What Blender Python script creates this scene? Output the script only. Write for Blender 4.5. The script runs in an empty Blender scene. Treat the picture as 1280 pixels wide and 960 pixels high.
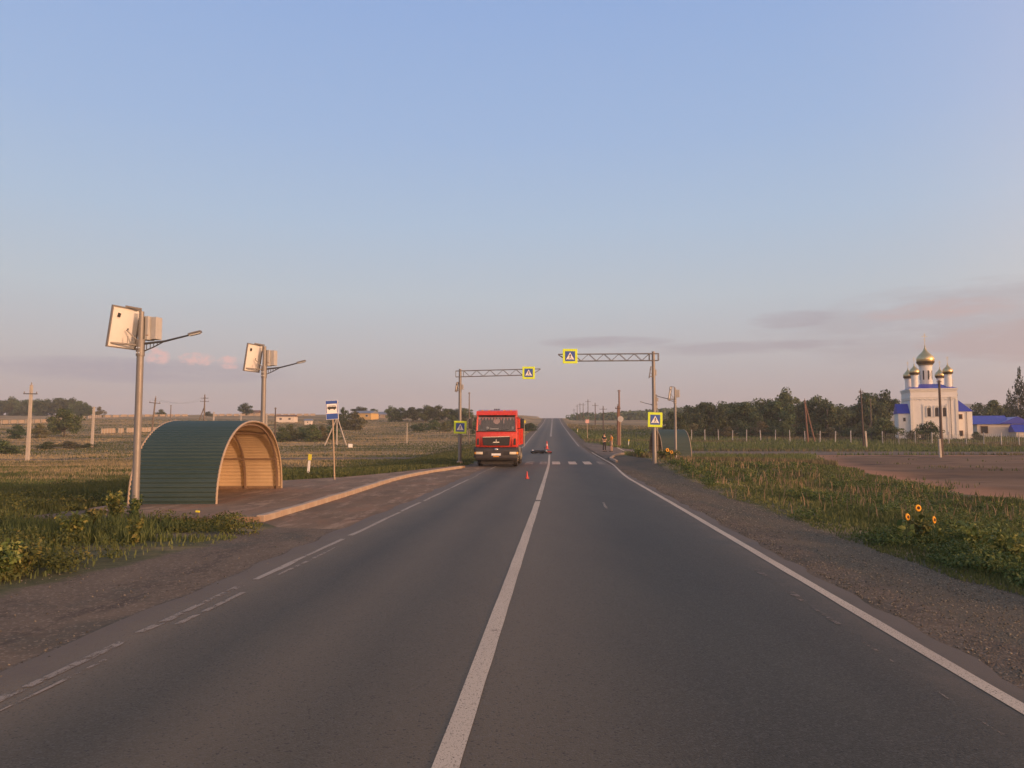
import bpy, bmesh, math, random
import numpy as np
from mathutils import Vector, Matrix, Euler

random.seed(7)
RNG = np.random.default_rng(7)
R = math.radians
scene = bpy.context.scene
col = scene.collection

# ------------------------------------------------------------------ camera
cam = bpy.data.cameras.new('camera')
cam.sensor_width = 36
cam.lens = 27.0
cam.clip_start = 0.1
cam.clip_end = 20000
cam_ob = bpy.data.objects.new('camera', cam)
col.objects.link(cam_ob)
EYE = 1.7
cam_ob.location = (0, 0, EYE)
cam_ob.rotation_euler = (R(90 + 3.99), 0, 0)
scene.camera = cam_ob

# ------------------------------------------------------------------ world, sun, exposure
SUN_AZ = 127.0      # degrees clockwise from the +Y axis (the way the camera looks): behind and to the right
SUN_EL = 6.0
sun_to = Vector((math.sin(R(SUN_AZ)) * math.cos(R(SUN_EL)), math.cos(R(SUN_AZ)) * math.cos(R(SUN_EL)), math.sin(R(SUN_EL))))


def srgb(r, g, b):
    f = lambda c: (c / 255 / 12.92) if c / 255 <= 0.04045 else ((c / 255 + 0.055) / 1.055) ** 2.4
    return (f(r), f(g), f(b), 1.0)


class NT:
    """a small helper round a node tree"""
    def __init__(self, nt):
        self.nt = nt
        nt.nodes.clear()

    def n(self, typ, **kw):
        nd = self.nt.nodes.new(typ)
        for k, v in kw.items():
            setattr(nd, k, v)
        return nd

    def link(self, a, b):
        self.nt.links.new(a, b)

    def put(self, sock, v):
        if hasattr(v, 'is_linked') or hasattr(v, 'links'):
            self.link(v, sock)
        else:
            sock.default_value = v

    def math(self, op, a, b=0.0, c=0.0, clamp=False):
        nd = self.n('ShaderNodeMath', operation=op)
        nd.use_clamp = clamp
        self.put(nd.inputs[0], a)
        self.put(nd.inputs[1], b)
        self.put(nd.inputs[2], c)
        return nd.outputs[0]

    def mix(self, fac, a, b, mode='MIX'):
        nd = self.n('ShaderNodeMixRGB', blend_type=mode)
        self.put(nd.inputs[0], fac)
        self.put(nd.inputs[1], a)
        self.put(nd.inputs[2], b)
        return nd.outputs[0]

    def noise(self, vec, scale, detail=4, rough=0.6, out=0):
        nd = self.n('ShaderNodeTexNoise')
        if vec is not None:
            self.link(vec, nd.inputs['Vector'])
        nd.inputs['Scale'].default_value = scale
        nd.inputs['Detail'].default_value = detail
        nd.inputs['Roughness'].default_value = rough
        return nd.outputs[out]

    def ramp(self, fac, stops, interp='LINEAR'):
        nd = self.n('ShaderNodeValToRGB')
        cr = nd.color_ramp
        cr.interpolation = interp
        while len(cr.elements) < len(stops):
            cr.elements.new(0.5)
        for e, (p, c) in zip(cr.elements, stops):
            e.position = p
            e.color = c if len(c) == 4 else (*c, 1)
        self.put(nd.inputs[0], fac)
        return nd.outputs[0]

    def map(self, v, a, b, c=0.0, d=1.0):
        nd = self.n('ShaderNodeMapRange')
        nd.clamp = True
        self.put(nd.inputs[0], v)
        for i, x in enumerate((a, b, c, d)):
            nd.inputs[i + 1].default_value = x
        return nd.outputs[0]

    def scalevec(self, vec, s):
        nd = self.n('ShaderNodeMapping')
        self.link(vec, nd.inputs['Vector'])
        nd.inputs['Scale'].default_value = s
        return nd.outputs[0]

    def attr(self, name):
        nd = self.n('ShaderNodeAttribute', attribute_name=name)
        return nd.outputs['Fac']


world = bpy.data.worlds.new('World')
scene.world = world
world.use_nodes = True
W = NT(world.node_tree)
gen = W.n('ShaderNodeTexCoord').outputs['Generated']
sep = W.n('ShaderNodeSeparateXYZ')
W.link(gen, sep.inputs[0])
dx, dy, dz = sep.outputs
el = W.math('MULTIPLY', W.math('ARCSINE', dz), 180 / math.pi)           # degrees
az = W.math('MULTIPLY', W.math('ARCTAN2', dx, dy), 180 / math.pi)
nish = W.n('ShaderNodeTexSky', sky_type='NISHITA')
nish.sun_disc = False
nish.sun_elevation = R(SUN_EL)
nish.sun_rotation = R(SUN_AZ)
nish.air_density = 1.2
nish.dust_density = 2.0
nish.ozone_density = 2.0
S10 = 10.0  # the background runs at strength 0.1


def sk(r, g, b):
    c = srgb(r, g, b)
    return (c[0], c[1], c[2], 1)


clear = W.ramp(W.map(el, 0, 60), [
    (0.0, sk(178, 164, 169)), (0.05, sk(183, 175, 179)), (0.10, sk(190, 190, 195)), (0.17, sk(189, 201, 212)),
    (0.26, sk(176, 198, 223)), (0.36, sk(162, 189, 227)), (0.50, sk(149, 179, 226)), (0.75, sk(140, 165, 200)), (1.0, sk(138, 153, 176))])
# the sky warms and brightens towards the sun's side
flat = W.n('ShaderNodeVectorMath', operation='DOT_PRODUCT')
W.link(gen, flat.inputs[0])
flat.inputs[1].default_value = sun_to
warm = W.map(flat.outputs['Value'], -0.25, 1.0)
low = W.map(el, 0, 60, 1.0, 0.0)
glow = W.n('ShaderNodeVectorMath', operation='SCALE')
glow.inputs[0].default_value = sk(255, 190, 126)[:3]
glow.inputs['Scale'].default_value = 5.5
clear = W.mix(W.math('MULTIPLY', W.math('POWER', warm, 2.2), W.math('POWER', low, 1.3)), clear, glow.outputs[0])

# ---- clouds: a few cumulus tops, long thin grey streaks
v2 = W.n('ShaderNodeCombineXYZ')
W.link(az, v2.inputs[0])
W.link(el, v2.inputs[1])
cn1 = W.noise(W.scalevec(v2.outputs[0], (0.75, 1.7, 1)), 1.0, 8, 0.62)
cn2 = W.noise(W.scalevec(v2.outputs[0], (0.16, 0.95, 1)), 1.0, 8, 0.64)

cn3 = W.noise(W.scalevec(v2.outputs[0], (1.5, 2.2, 1)), 1.0, 8, 0.6)


def blob(a0, e0, wa, we):
    p = W.math('POWER', W.math('DIVIDE', W.math('SUBTRACT', az, a0), wa), 2.0)
    q = W.math('POWER', W.math('DIVIDE', W.math('SUBTRACT', el, e0), we), 2.0)
    return W.math('SUBTRACT', 1.0, W.math('ADD', p, q), clamp=True)


def cloud(base, mask, tex, lo, hi, colr, amt):
    f = W.map(W.math('MULTIPLY', W.math('POWER', mask, .6), W.math('MULTIPLY', W.math('POWER', tex, 1.5), 2.0)), lo, hi)
    return W.mix(W.math('MULTIPLY', f, amt), base, colr)


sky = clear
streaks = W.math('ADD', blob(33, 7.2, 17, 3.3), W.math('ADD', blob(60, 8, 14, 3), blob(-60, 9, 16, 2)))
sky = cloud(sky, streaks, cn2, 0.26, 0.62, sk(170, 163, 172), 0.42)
sky = cloud(sky, blob(29.5, 8.3, 6.0, 1.0), cn2, 0.35, 0.95, sk(206, 172, 168), 0.55)
sky = cloud(sky, blob(20, 8.3, 3.4, .75), cn2, 0.25, 0.6, sk(165, 158, 170), 0.4)
sky = cloud(sky, blob(35, 6.0, 8, 1.6), cn2, 0.25, 0.6, sk(190, 165, 165), 0.5)
sky = cloud(sky, blob(7.0, 7.05, 5.4, .5), cn2, 0.12, 0.6, sk(165, 159, 171), 0.6)
sky = cloud(sky, blob(16, 6.4, 10, .6), cn2, 0.25, 0.7, sk(163, 156, 168), 0.5)
sky = cloud(sky, blob(-26, 4.5, 11, .95), cn2, 0.15, 0.7, sk(160, 157, 174), 0.7)
sky = cloud(sky, blob(-24.9, 5.5, 1.0, .75), cn3, 0.30, 0.75, sk(232, 190, 186), 0.9)
sky = cloud(sky, blob(-22.4, 5.4, 1.5, .6), cn3, 0.34, 0.8, sk(232, 190, 186), 0.9)
sky = cloud(sky, blob(-20.3, 5.25, 1.0, .6), cn3, 0.30, 0.75, sk(232, 190, 186), 0.9)
sky = cloud(sky, blob(-17.6, 5.7, .8, .6), cn3, 0.34, 0.8, sk(232, 190, 186), 0.9)
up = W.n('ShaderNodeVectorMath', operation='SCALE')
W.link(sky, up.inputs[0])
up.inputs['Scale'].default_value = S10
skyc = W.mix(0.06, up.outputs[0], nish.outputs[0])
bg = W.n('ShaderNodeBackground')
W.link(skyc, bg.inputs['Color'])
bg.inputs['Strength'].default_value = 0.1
wo = W.n('ShaderNodeOutputWorld')
W.link(bg.outputs[0], wo.inputs['Surface'])

sun = bpy.data.lights.new('sun', 'SUN')
sun.energy = 3.0
sun.color = (1.0, 0.56, 0.33)
sun.angle = R(0.8)
sun_ob = bpy.data.objects.new('sun', sun)
col.objects.link(sun_ob)
sun_ob.rotation_euler = (-sun_to).to_track_quat('-Z', 'Y').to_euler()
sun_ob.location = (30, -30, 40)

vs = scene.view_settings
vs.view_transform = 'Standard'
vs.look = 'None'
vs.exposure = 0.0
vs.gamma = 1.0
vs.use_curve_mapping = False
scene.render.engine = 'CYCLES'
scene.cycles.max_bounces = 6
scene.cycles.transparent_max_bounces = 8
scene.cycles.volume_bounces = 0
HAZE = 0.00045

# ------------------------------------------------------------------ helpers: objects and tags


def tag(o, label=None, cat=None, group=None, kind=None):
    if label:
        o['label'] = label
    if cat:
        o['category'] = cat
    if group:
        o['group'] = group
    if kind:
        o['kind'] = kind
    return o


def empty(name, loc=(0, 0, 0), rz=0.0, label=None, cat=None, group=None, parent=None, kind=None):
    o = bpy.data.objects.new(name, None)
    o.empty_display_size = 0.2
    col.objects.link(o)
    o.location = loc
    o.rotation_euler = (0, 0, rz)
    if parent:
        o.parent = parent
    return tag(o, label, cat, group, kind)


def link_mesh(name, me, parent=None, loc=(0, 0, 0)):
    o = bpy.data.objects.new(name, me)
    col.objects.link(o)
    o.location = loc
    if parent:
        o.parent = parent
    return o


KIDS = {}


def copy_tree(o, parent=None):
    c = o.copy()
    col.objects.link(c)
    if parent:
        c.parent = parent
    for ch in list(o.children):
        copy_tree(ch, c)
    return c


class MB:
    """collects shapes into one mesh"""
    def __init__(self):
        self.v, self.f, self.m = [], [], []

    def add(self, vs_, fs, mi=0):
        b = len(self.v)
        self.v += [tuple(p) for p in vs_]
        self.f += [tuple(b + i for i in f) for f in fs]
        self.m += [mi] * len(fs)
        return self

    def box(self, c, s, rot=None, mi=0, bev=0.0):
        x, y, z = s[0] / 2, s[1] / 2, s[2] / 2
        M = Matrix.Translation(Vector(c))
        if rot:
            M = M @ Euler(rot).to_matrix().to_4x4()
        if bev > 0:
            bm = bmesh.new()
            bmesh.ops.create_cube(bm, size=1.0)
            bmesh.ops.scale(bm, vec=(s[0], s[1], s[2]), verts=bm.verts)
            bmesh.ops.bevel(bm, geom=list(bm.edges), offset=bev, segments=2, profile=0.5, affect='EDGES')
            bm.verts.index_update()
            self.add([M @ v.co for v in bm.verts], [[v.index for v in f.verts] for f in bm.faces], mi)
            bm.free()
            return self
        p = [(-x, -y, -z), (x, -y, -z), (x, y, -z), (-x, y, -z), (-x, -y, z), (x, -y, z), (x, y, z), (-x, y, z)]
        return self.add([M @ Vector(q) for q in p], [(0, 3, 2, 1), (4, 5, 6, 7), (0, 1, 5, 4), (1, 2, 6, 5), (2, 3, 7, 6), (3, 0, 4, 7)], mi)

    def tube(self, pts, r, n=8, caps=True, mi=0):
        pts = [Vector(p) for p in pts]
        rs = r if isinstance(r, (list, tuple)) else [r] * len(pts)
        vs_, fs = [], []
        prev = None
        for i, p in enumerate(pts):
            d = (pts[min(i + 1, len(pts) - 1)] - pts[max(i - 1, 0)]).normalized()
            if prev is None:
                a = d.orthogonal().normalized()
            else:
                a = (prev - d * prev.dot(d))
                a = a.normalized() if a.length > 1e-6 else d.orthogonal().normalized()
            prev = a
            b = d.cross(a)
            for k in range(n):
                t = 2 * math.pi * k / n
                vs_.append(p + (a * math.cos(t) + b * math.sin(t)) * rs[i])
        for i in range(len(pts) - 1):
            for k in range(n):
                k2 = (k + 1) % n
                fs.append((i * n + k, i * n + k2, (i + 1) * n + k2, (i + 1) * n + k))
        if caps:
            fs.append(tuple(range(n - 1, -1, -1)))
            fs.append(tuple((len(pts) - 1) * n + k for k in range(n)))
        return self.add(vs_, fs, mi)

    def lathe(self, prof, n=16, c=(0, 0, 0), axis='Z', mi=0, caps=True):
        vs_, fs = [], []
        for r, z in prof:
            for k in range(n):
                t = 2 * math.pi * k / n
                p = (r * math.cos(t), r * math.sin(t), z)
                if axis == 'X':
                    p = (p[2], p[0], p[1])
                elif axis == 'Y':
                    p = (p[1], p[2], p[0])
                vs_.append(Vector(p) + Vector(c))
        for i in range(len(prof) - 1):
            for k in range(n):
                k2 = (k + 1) % n
                fs.append((i * n + k, i * n + k2, (i + 1) * n + k2, (i + 1) * n + k))
        if caps:
            fs.append(tuple(range(n - 1, -1, -1)))
            fs.append(tuple((len(prof) - 1) * n + k for k in range(n)))
        return self.add(vs_, fs, mi)

    def prism(self, poly, lo, hi, axis='Y', mi=0):
        """poly: 2D points; extruded along axis from lo to hi. axis Y: poly=(x,z); X: poly=(y,z); Z: poly=(x,y)"""
        n = len(poly)

        def P(p, t):
            return {'Y': (p[0], t, p[1]), 'X': (t, p[0], p[1]), 'Z': (p[0], p[1], t)}[axis]
        vs_ = [P(p, lo) for p in poly] + [P(p, hi) for p in poly]
        fs = [tuple(range(n)), tuple(range(2 * n - 1, n - 1, -1))]
        for i in range(n):
            j = (i + 1) % n
            fs.append((i, j, n + j, n + i))
        return self.add(vs_, fs, mi)

    def ball(self, c, r, n=10, mi=0):
        r = r if isinstance(r, (list, tuple)) else (r, r, r)
        m = max(4, n // 2)
        vs_, fs = [], []
        for i in range(m + 1):
            th = math.pi * i / m
            for k in range(n):
                t = 2 * math.pi * k / n
                vs_.append((c[0] + r[0] * math.sin(th) * math.cos(t), c[1] + r[1] * math.sin(th) * math.sin(t), c[2] + r[2] * math.cos(th)))
        for i in range(m):
            for k in range(n):
                k2 = (k + 1) % n
                fs.append((i * n + k, (i + 1) * n + k, (i + 1) * n + k2, i * n + k2))
        return self.add(vs_, fs, mi)

    def mesh(self, name, mat, smooth=False):
        me = bpy.data.meshes.new(name)
        me.from_pydata([tuple(p) for p in self.v], [], self.f)
        mats = mat if isinstance(mat, (list, tuple)) else [mat]
        for q in mats:
            me.materials.append(q)
        if len(mats) > 1:
            me.polygons.foreach_set('material_index', self.m)
        bm = bmesh.new()
        bm.from_mesh(me)
        bmesh.ops.remove_doubles(bm, verts=bm.verts, dist=1e-5)
        bmesh.ops.recalc_face_normals(bm, faces=bm.faces)
        bm.to_mesh(me)
        bm.free()
        if smooth:
            me.shade_smooth()
            try:
                me.set_sharp_from_angle(angle=R(40))
            except Exception:
                pass
        return me

    def build(self, name, mat, parent=None, smooth=False, loc=(0, 0, 0)):
        return link_mesh(name, self.mesh(name, mat, smooth), parent, loc)


# ------------------------------------------------------------------ helpers: materials


def pm(name, c1, c2=None, scale=6.0, rough=0.7, metal=0.0, bump=0.0, bscale=None, stretch=(1, 1, 1), spec=0.5, dirt=None, dirt_amt=0.5, alpha=None):
    m = bpy.data.materials.new(name)
    m.use_nodes = True
    T = NT(m.node_tree)
    out = T.n('ShaderNodeOutputMaterial')
    b = T.n('ShaderNodeBsdfPrincipled')
    T.link(b.outputs[0], out.inputs[0])
    oc = T.n('ShaderNodeTexCoord').outputs['Object']
    vec = T.scalevec(oc, stretch)
    c2 = c2 or tuple(x * 0.75 for x in c1)
    nz = T.noise(vec, scale, 5, 0.65)
    base = T.mix(T.map(nz, 0.3, 0.7), (*c1, 1), (*c2, 1))
    if dirt:
        base = T.mix(T.math('MULTIPLY', T.map(T.noise(vec, scale * 0.4, 6, 0.7), 0.45, 0.7), dirt_amt), base, (*dirt, 1))
    T.link(base, b.inputs['Base Color'])
    b.inputs['Roughness'].default_value = rough
    T.link(T.map(nz, 0.2, 0.8, max(0.02, rough - 0.1), min(1, rough + 0.1)), b.inputs['Roughness'])
    b.inputs['Metallic'].default_value = metal
    b.inputs['Specular IOR Level'].default_value = spec
    if bump:
        bp = T.n('ShaderNodeBump')
        bp.inputs['Strength'].default_value = bump
        bp.inputs['Distance'].default_value = 0.02
        T.link(T.noise(vec, bscale or scale * 6, 4, 0.6), bp.inputs['Height'])
        T.link(bp.outputs[0], b.inputs['Normal'])
    return m


def leaf_mat(name, c1, c2, c3=None):
    m = bpy.data.materials.new(name)
    m.use_nodes = True
    T = NT(m.node_tree)
    out = T.n('ShaderNodeOutputMaterial')
    b = T.n('ShaderNodeBsdfPrincipled')
    t = T.attr('tint')
    rnd = T.n('ShaderNodeObjectInfo').outputs['Random']
    base = T.ramp(t, [(0, c1), (0.6, c2), (1, c3 or c2)])
    hs = T.n('ShaderNodeHueSaturation')
    T.link(base, hs.inputs['Color'])
    T.link(T.map(rnd, 0, 1, 0.465, 0.522), hs.inputs['Hue'])
    T.link(T.map(T.math('FRACT', T.math('MULTIPLY', rnd, 7.3)), 0, 1, 0.68, 1.35), hs.inputs['Value'])
    T.link(hs.outputs[0], b.inputs['Base Color'])
    b.inputs['Roughness'].default_value = 0.65
    b.inputs['Specular IOR Level'].default_value = 0.25
    tr = T.n('ShaderNodeBsdfTranslucent')
    T.link(hs.outputs[0], tr.inputs['Color'])
    ms = T.n('ShaderNodeMixShader')
    ms.inputs[0].default_value = 0.22
    T.link(b.outputs[0], ms.inputs[1])
    T.link(tr.outputs[0], ms.inputs[2])
    T.link(ms.outputs[0], out.inputs[0])
    return m


M = {}
M['galv'] = pm('galvanised_steel', (.27, .255, .24), (.20, .19, .178), 3, .5, .3, .1, stretch=(1, 1, .3), dirt=(.22, .17, .13), dirt_amt=.5)
M['dark_metal'] = pm('dark_metal', (.10, .10, .10), (.07, .07, .07), 5, .5, .4)
M['grey_metal'] = pm('grey_truss_metal', (.22, .215, .21), (.16, .155, .15), 5, .55, .3)
M['box_grey'] = pm('cabinet_grey', (.44, .435, .42), (.38, .375, .36), 4, .55, dirt=(.35, .3, .25), dirt_amt=.3)
M['backsheet'] = pm('panel_backsheet', (.74, .73, .70), (.68, .67, .64), 3, .5)
M['pv'] = pm('solar_glass', (.02, .03, .07), (.03, .04, .09), 2, .12)
M['black'] = pm('black_plastic', (.018, .018, .02), (.03, .03, .032), 6, .5)
M['lens'] = pm('lamp_lens', (.62, .62, .6), (.55, .55, .52), 8, .25)
M['green_sheet'] = pm('green_painted_sheet', (.026, .050, .043), (.033, .058, .050), 1.5, .42, 0, .04, stretch=(.3, 1, 1), dirt=(.07, .10, .085), dirt_amt=.35)
M['tan_sheet'] = pm('tan_primer_sheet', (.58, .44, .28), (.52, .395, .245), 2.5, .6, 0, .05, dirt=(.35, .25, .16), dirt_amt=.4)
M['brown_steel'] = pm('brown_painted_steel', (.22, .15, .10), (.17, .115, .08), 5, .6, dirt=(.3, .2, .13), dirt_amt=.4)
M['rim_trim'] = pm('tan_edge_trim', (.42, .32, .22), (.36, .27, .18), 5, .6)
M['wood'] = pm('weathered_wood', (.20, .165, .13), (.12, .095, .075), 6, .85, 0, .3, stretch=(4, 4, .4))
M['darkwood'] = pm('creosote_wood', (.10, .075, .06), (.07, .052, .042), 6, .85, 0, .3, stretch=(4, 4, .4))
M['redwood'] = pm('reddish_wood', (.23, .13, .09), (.16, .09, .065), 6, .85, 0, .3, stretch=(4, 4, .4))
M['fence_post'] = pm('greyed_concrete', (.44, .43, .41), (.35, .34, .33), 2, .8, dirt=(.3, .27, .22), dirt_amt=.4)
M['concrete'] = pm('pale_concrete', (.50, .45, .38), (.41, .37, .31), 5, .85, 0, .25, dirt=(.27, .22, .17), dirt_amt=.45)
M['kerb'] = pm('kerb_concrete', (.43, .34, .25), (.35, .275, .20), 4, .85, 0, .3, dirt=(.33, .21, .14), dirt_amt=.5)
M['porcelain'] = pm('insulator_glaze', (.35, .33, .3), (.25, .2, .18), 8, .2)
M['white_paint'] = pm('white_paint', (.78, .77, .74), (.7, .69, .66), 3, .5, dirt=(.5, .45, .38), dirt_amt=.25)
M['blue_sign'] = pm('sign_blue', (.012, .07, .33), (.015, .08, .36), 5, .35)
M['white_sign'] = pm('sign_white', (.82, .82, .8), (.78, .78, .76), 5, .35)
M['lime_sign'] = pm('fluorescent_yellow_green', (.64, .82, .04), (.58, .77, .04), 5, .4)
M['black_sign'] = pm('sign_black', (.012, .012, .012), (.02, .02, .02), 5, .4)
M['yellow_cap'] = pm('yellow_reflector', (.74, .64, .05), (.66, .57, .05), 5, .4)
M['red_plastic'] = pm('red_plastic', (.55, .03, .02), (.45, .025, .02), 5, .4)
M['truck_red'] = pm('truck_red_paint', (.64, .056, .036), (.58, .05, .032), 2, .28, dirt=(.40, .06, .035), dirt_amt=.35)
M['truck_dark'] = pm('truck_dark_grey', (.030, .030, .034), (.04, .038, .038), 4, .55, dirt=(.09, .07, .055), dirt_amt=.4)
M['tyre'] = pm('tyre_rubber', (.02, .02, .02), (.03, .028, .026), 9, .85, 0, .3, dirt=(.09, .07, .055), dirt_amt=.5)
M['rim'] = pm('wheel_rim', (.45, .40, .30), (.34, .3, .22), 6, .5, .3)
M['chrome'] = pm('chrome', (.8, .8, .8), (.7, .7, .7), 6, .18, .9)
M['headlight'] = pm('headlight_glass', (.75, .68, .52), (.62, .56, .45), 12, .12)
M['amber'] = pm('amber_lens', (.8, .35, .04), (.7, .3, .03), 6, .25)
M['cabin'] = pm('cab_interior', (.035, .035, .04), (.06, .055, .055), 5, .8)
M['tassel'] = pm('red_fringe', (.7, .12, .09), (.7, .3, .24), 9, .8)
M['pink_cloth'] = pm('pale_pink_cloth', (.75, .45, .4), (.65, .38, .34), 9, .8)
M['cloth_white'] = pm('white_cloth', (.65, .62, .58), (.5, .48, .45), 9, .8)
M['church_wall'] = pm('church_whitewash', (.80, .77, .71), (.74, .71, .65), 1.2, .8, 0, .1, dirt=(.62, .57, .5), dirt_amt=.3)
M['church_trim'] = pm('church_trim', (.72, .69, .62), (.66, .63, .56), 3, .8)
M['blue_roof'] = pm('blue_sheet_roof', (.03, .045, .36), (.035, .055, .40), 2, .42, 0, .05, stretch=(3, 1, 1))
M['gold'] = pm('gilded_dome', (.66, .54, .30), (.56, .45, .24), 3, .36, .92)
M['dark_gold'] = pm('dome_skirt', (.16, .11, .05), (.12, .085, .04), 3, .4, .6)
M['win_dark'] = pm('window_glass', (.022, .022, .026), (.04, .036, .04), 3, .3, spec=.25)
M['win_brown'] = pm('brown_window_frame', (.28, .15, .07), (.22, .12, .06), 5, .6)
M['fence_tan'] = pm('tan_fence_board', (.40, .32, .24), (.30, .235, .17), 1.2, .85, dirt=(.24, .18, .13), dirt_amt=.5)
M['yellow_wall'] = pm('yellow_house_wall', (.62, .42, .16), (.55, .37, .14), 2, .85)
M['slate_roof'] = pm('slate_blue_roof', (.2, .24, .29), (.16, .19, .24), 3, .7)
M['white_wall'] = pm('white_house_wall', (.72, .65, .56), (.64, .57, .49), 2, .85)
M['brown_roof'] = pm('brown_roof', (.2, .12, .08), (.15, .09, .06), 3, .8)
M['bark'] = pm('bark', (.10, .08, .06), (.06, .05, .04), 8, .9, 0, .4, stretch=(2, 2, .4))
M['skin'] = pm('skin', (.52, .32, .22), (.48, .29, .2), 12, .55)
M['hair'] = pm('dark_hair', (.02, .015, .012), (.03, .022, .018), 30, .6)
M['shirt_black'] = pm('black_shirt', (.025, .024, .026), (.035, .033, .034), 12, .85)
M['trousers_black'] = pm('black_trousers', (.018, .019, .025), (.026, .027, .034), 12, .85)
M['shirt_orange'] = pm('orange_shirt', (.88, .36, .05), (.8, .31, .045), 12, .8)
M['shorts_beige'] = pm('beige_shorts', (.5, .37, .26), (.44, .32, .22), 12, .85)
M['shoe'] = pm('dark_shoe', (.03, .028, .026), (.05, .045, .04), 12, .6)
M['moto_black'] = pm('motorcycle_black', (.02, .02, .024), (.04, .036, .034), 7, .35)
M['stone_red'] = pm('earth_lumps', (.28, .15, .09), (.2, .11, .07), 3, .95)
M['petal'] = pm('sunflower_petal', (.88, .45, .012), (.8, .34, .01), 9, .6)
M['seedhead'] = pm('sunflower_seedhead', (.09, .035, .012), (.05, .02, .01), 40, .9)
M['stalk'] = pm('green_stalk', (.09, .13, .035), (.07, .1, .03), 12, .7)
M['leaf_a'] = leaf_mat('leaves_dark', (.030, .054, .023), (.078, .118, .044), (.13, .165, .064))
M['leaf_b'] = leaf_mat('leaves_mid', (.034, .059, .022), (.082, .122, .043), (.14, .168, .064))
M['leaf_c'] = leaf_mat('leaves_olive', (.058, .064, .028), (.125, .125, .05), (.19, .17, .075))
M['leaf_pine'] = leaf_mat('needles', (.02, .032, .018), (.045, .062, .032), (.07, .085, .045))
M['weed'] = leaf_mat('weed_leaves', (.045, .072, .020), (.12, .155, .042), (.27, .25, .07))
M['grass_green'] = leaf_mat('verge_grass', (.050, .070, .024), (.125, .142, .046), (.26, .225, .095))
M['grass_dry'] = leaf_mat('dry_grass', (.11, .098, .05), (.235, .178, .105), (.40, .295, .175))

# ------------------------------------------------------------------ the lie of the land
F = 960.0                         # focal length over a 1280 wide frame: turns bearings into metres


def at(px, Y):
    """x of the point Y metres ahead on the bearing px"""
    return (px - 640) / F * Y


def hz(py, Y):
    """height of the point Y metres ahead on the elevation py"""
    return EYE + (547 - py) / F * Y


_t = np.arange(-120, 1800, 1.0)


def _smooth(xs, ys, win):
    a = np.interp(_t, xs, ys)
    k = np.hanning(win)
    k /= k.sum()
    p = np.pad(a, win, mode='edge')
    p[:win] = a[0] - (a[1] - a[0]) * np.arange(win, 0, -1)
    p[-win:] = a[-1] + (a[-1] - a[-2]) * np.arange(1, win + 1)
    return np.convolve(p, k, mode='same')[win:-win]


_xc = _smooth([-120, 0, 4, 20, 48, 69, 95, 134, 232, 305, 373, 450, 1800], [-8.1, -.59, -.34, .66, 2.3, 3.35, 4.75, 6.75, 12, 15.9, 19.5, 23.6, 95], 15)
_rz = _smooth([-120, 45, 55, 69, 95, 134, 232, 305, 373, 430, 500, 620, 1800], [0, 0.02, .12, .27, .68, 2.0, 5.2, 7.9, 11.15, 12.0, 10, 7, 7], 17)
_lz = _smooth([-120, 0, 30, 60, 85, 115, 150, 200, 250, 300, 400, 600, 1800], [0, -.1, -.35, -.7, -.7, .3, 2.0, 4.7, 7.3, 9.9, 13.7, 12.5, 14], 21)
_gz = _smooth([-120, 0, 20, 60, 85, 115, 130, 200, 300, 400, 600, 1800], [0, -.15, -.3, -.3, -.15, .9, 1.4, 3.6, 7.4, 10.6, 11, 12], 15)


def XC(Y): return np.interp(Y, _t, _xc)
def RZ(Y): return np.interp(Y, _t, _rz)


def sstep(a, b, x):
    t = np.clip((x - a) / (b - a), 0, 1)
    return t * t * (3 - 2 * t)


def vnoise(x, y, scale, seed=0):
    x = np.asarray(x, float) / scale
    y = np.asarray(y, float) / scale
    xi, yi = np.floor(x).astype(np.int64), np.floor(y).astype(np.int64)
    xf, yf = x - xi, y - yi
    xf = xf * xf * (3 - 2 * xf)
    yf = yf * yf * (3 - 2 * yf)

    def h(a, b):
        n = (a * 374761393 + b * 668265263 + seed * 1442695041) & 0xFFFFFFFF
        n = ((n ^ (n >> 13)) * 1274126177) & 0xFFFFFFFF
        return ((n ^ (n >> 16)) & 0xFFFF) / 65535.0
    return (h(xi, yi) * (1 - xf) + h(xi + 1, yi) * xf) * (1 - yf) + (h(xi, yi + 1) * (1 - xf) + h(xi + 1, yi + 1) * xf) * yf


def fbm(x, y, scale, seed=0):
    return (vnoise(x, y, scale, seed) + .5 * vnoise(x, y, scale / 2.1, seed + 1) + .25 * vnoise(x, y, scale / 4.3, seed + 2)) / 1.75


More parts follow.
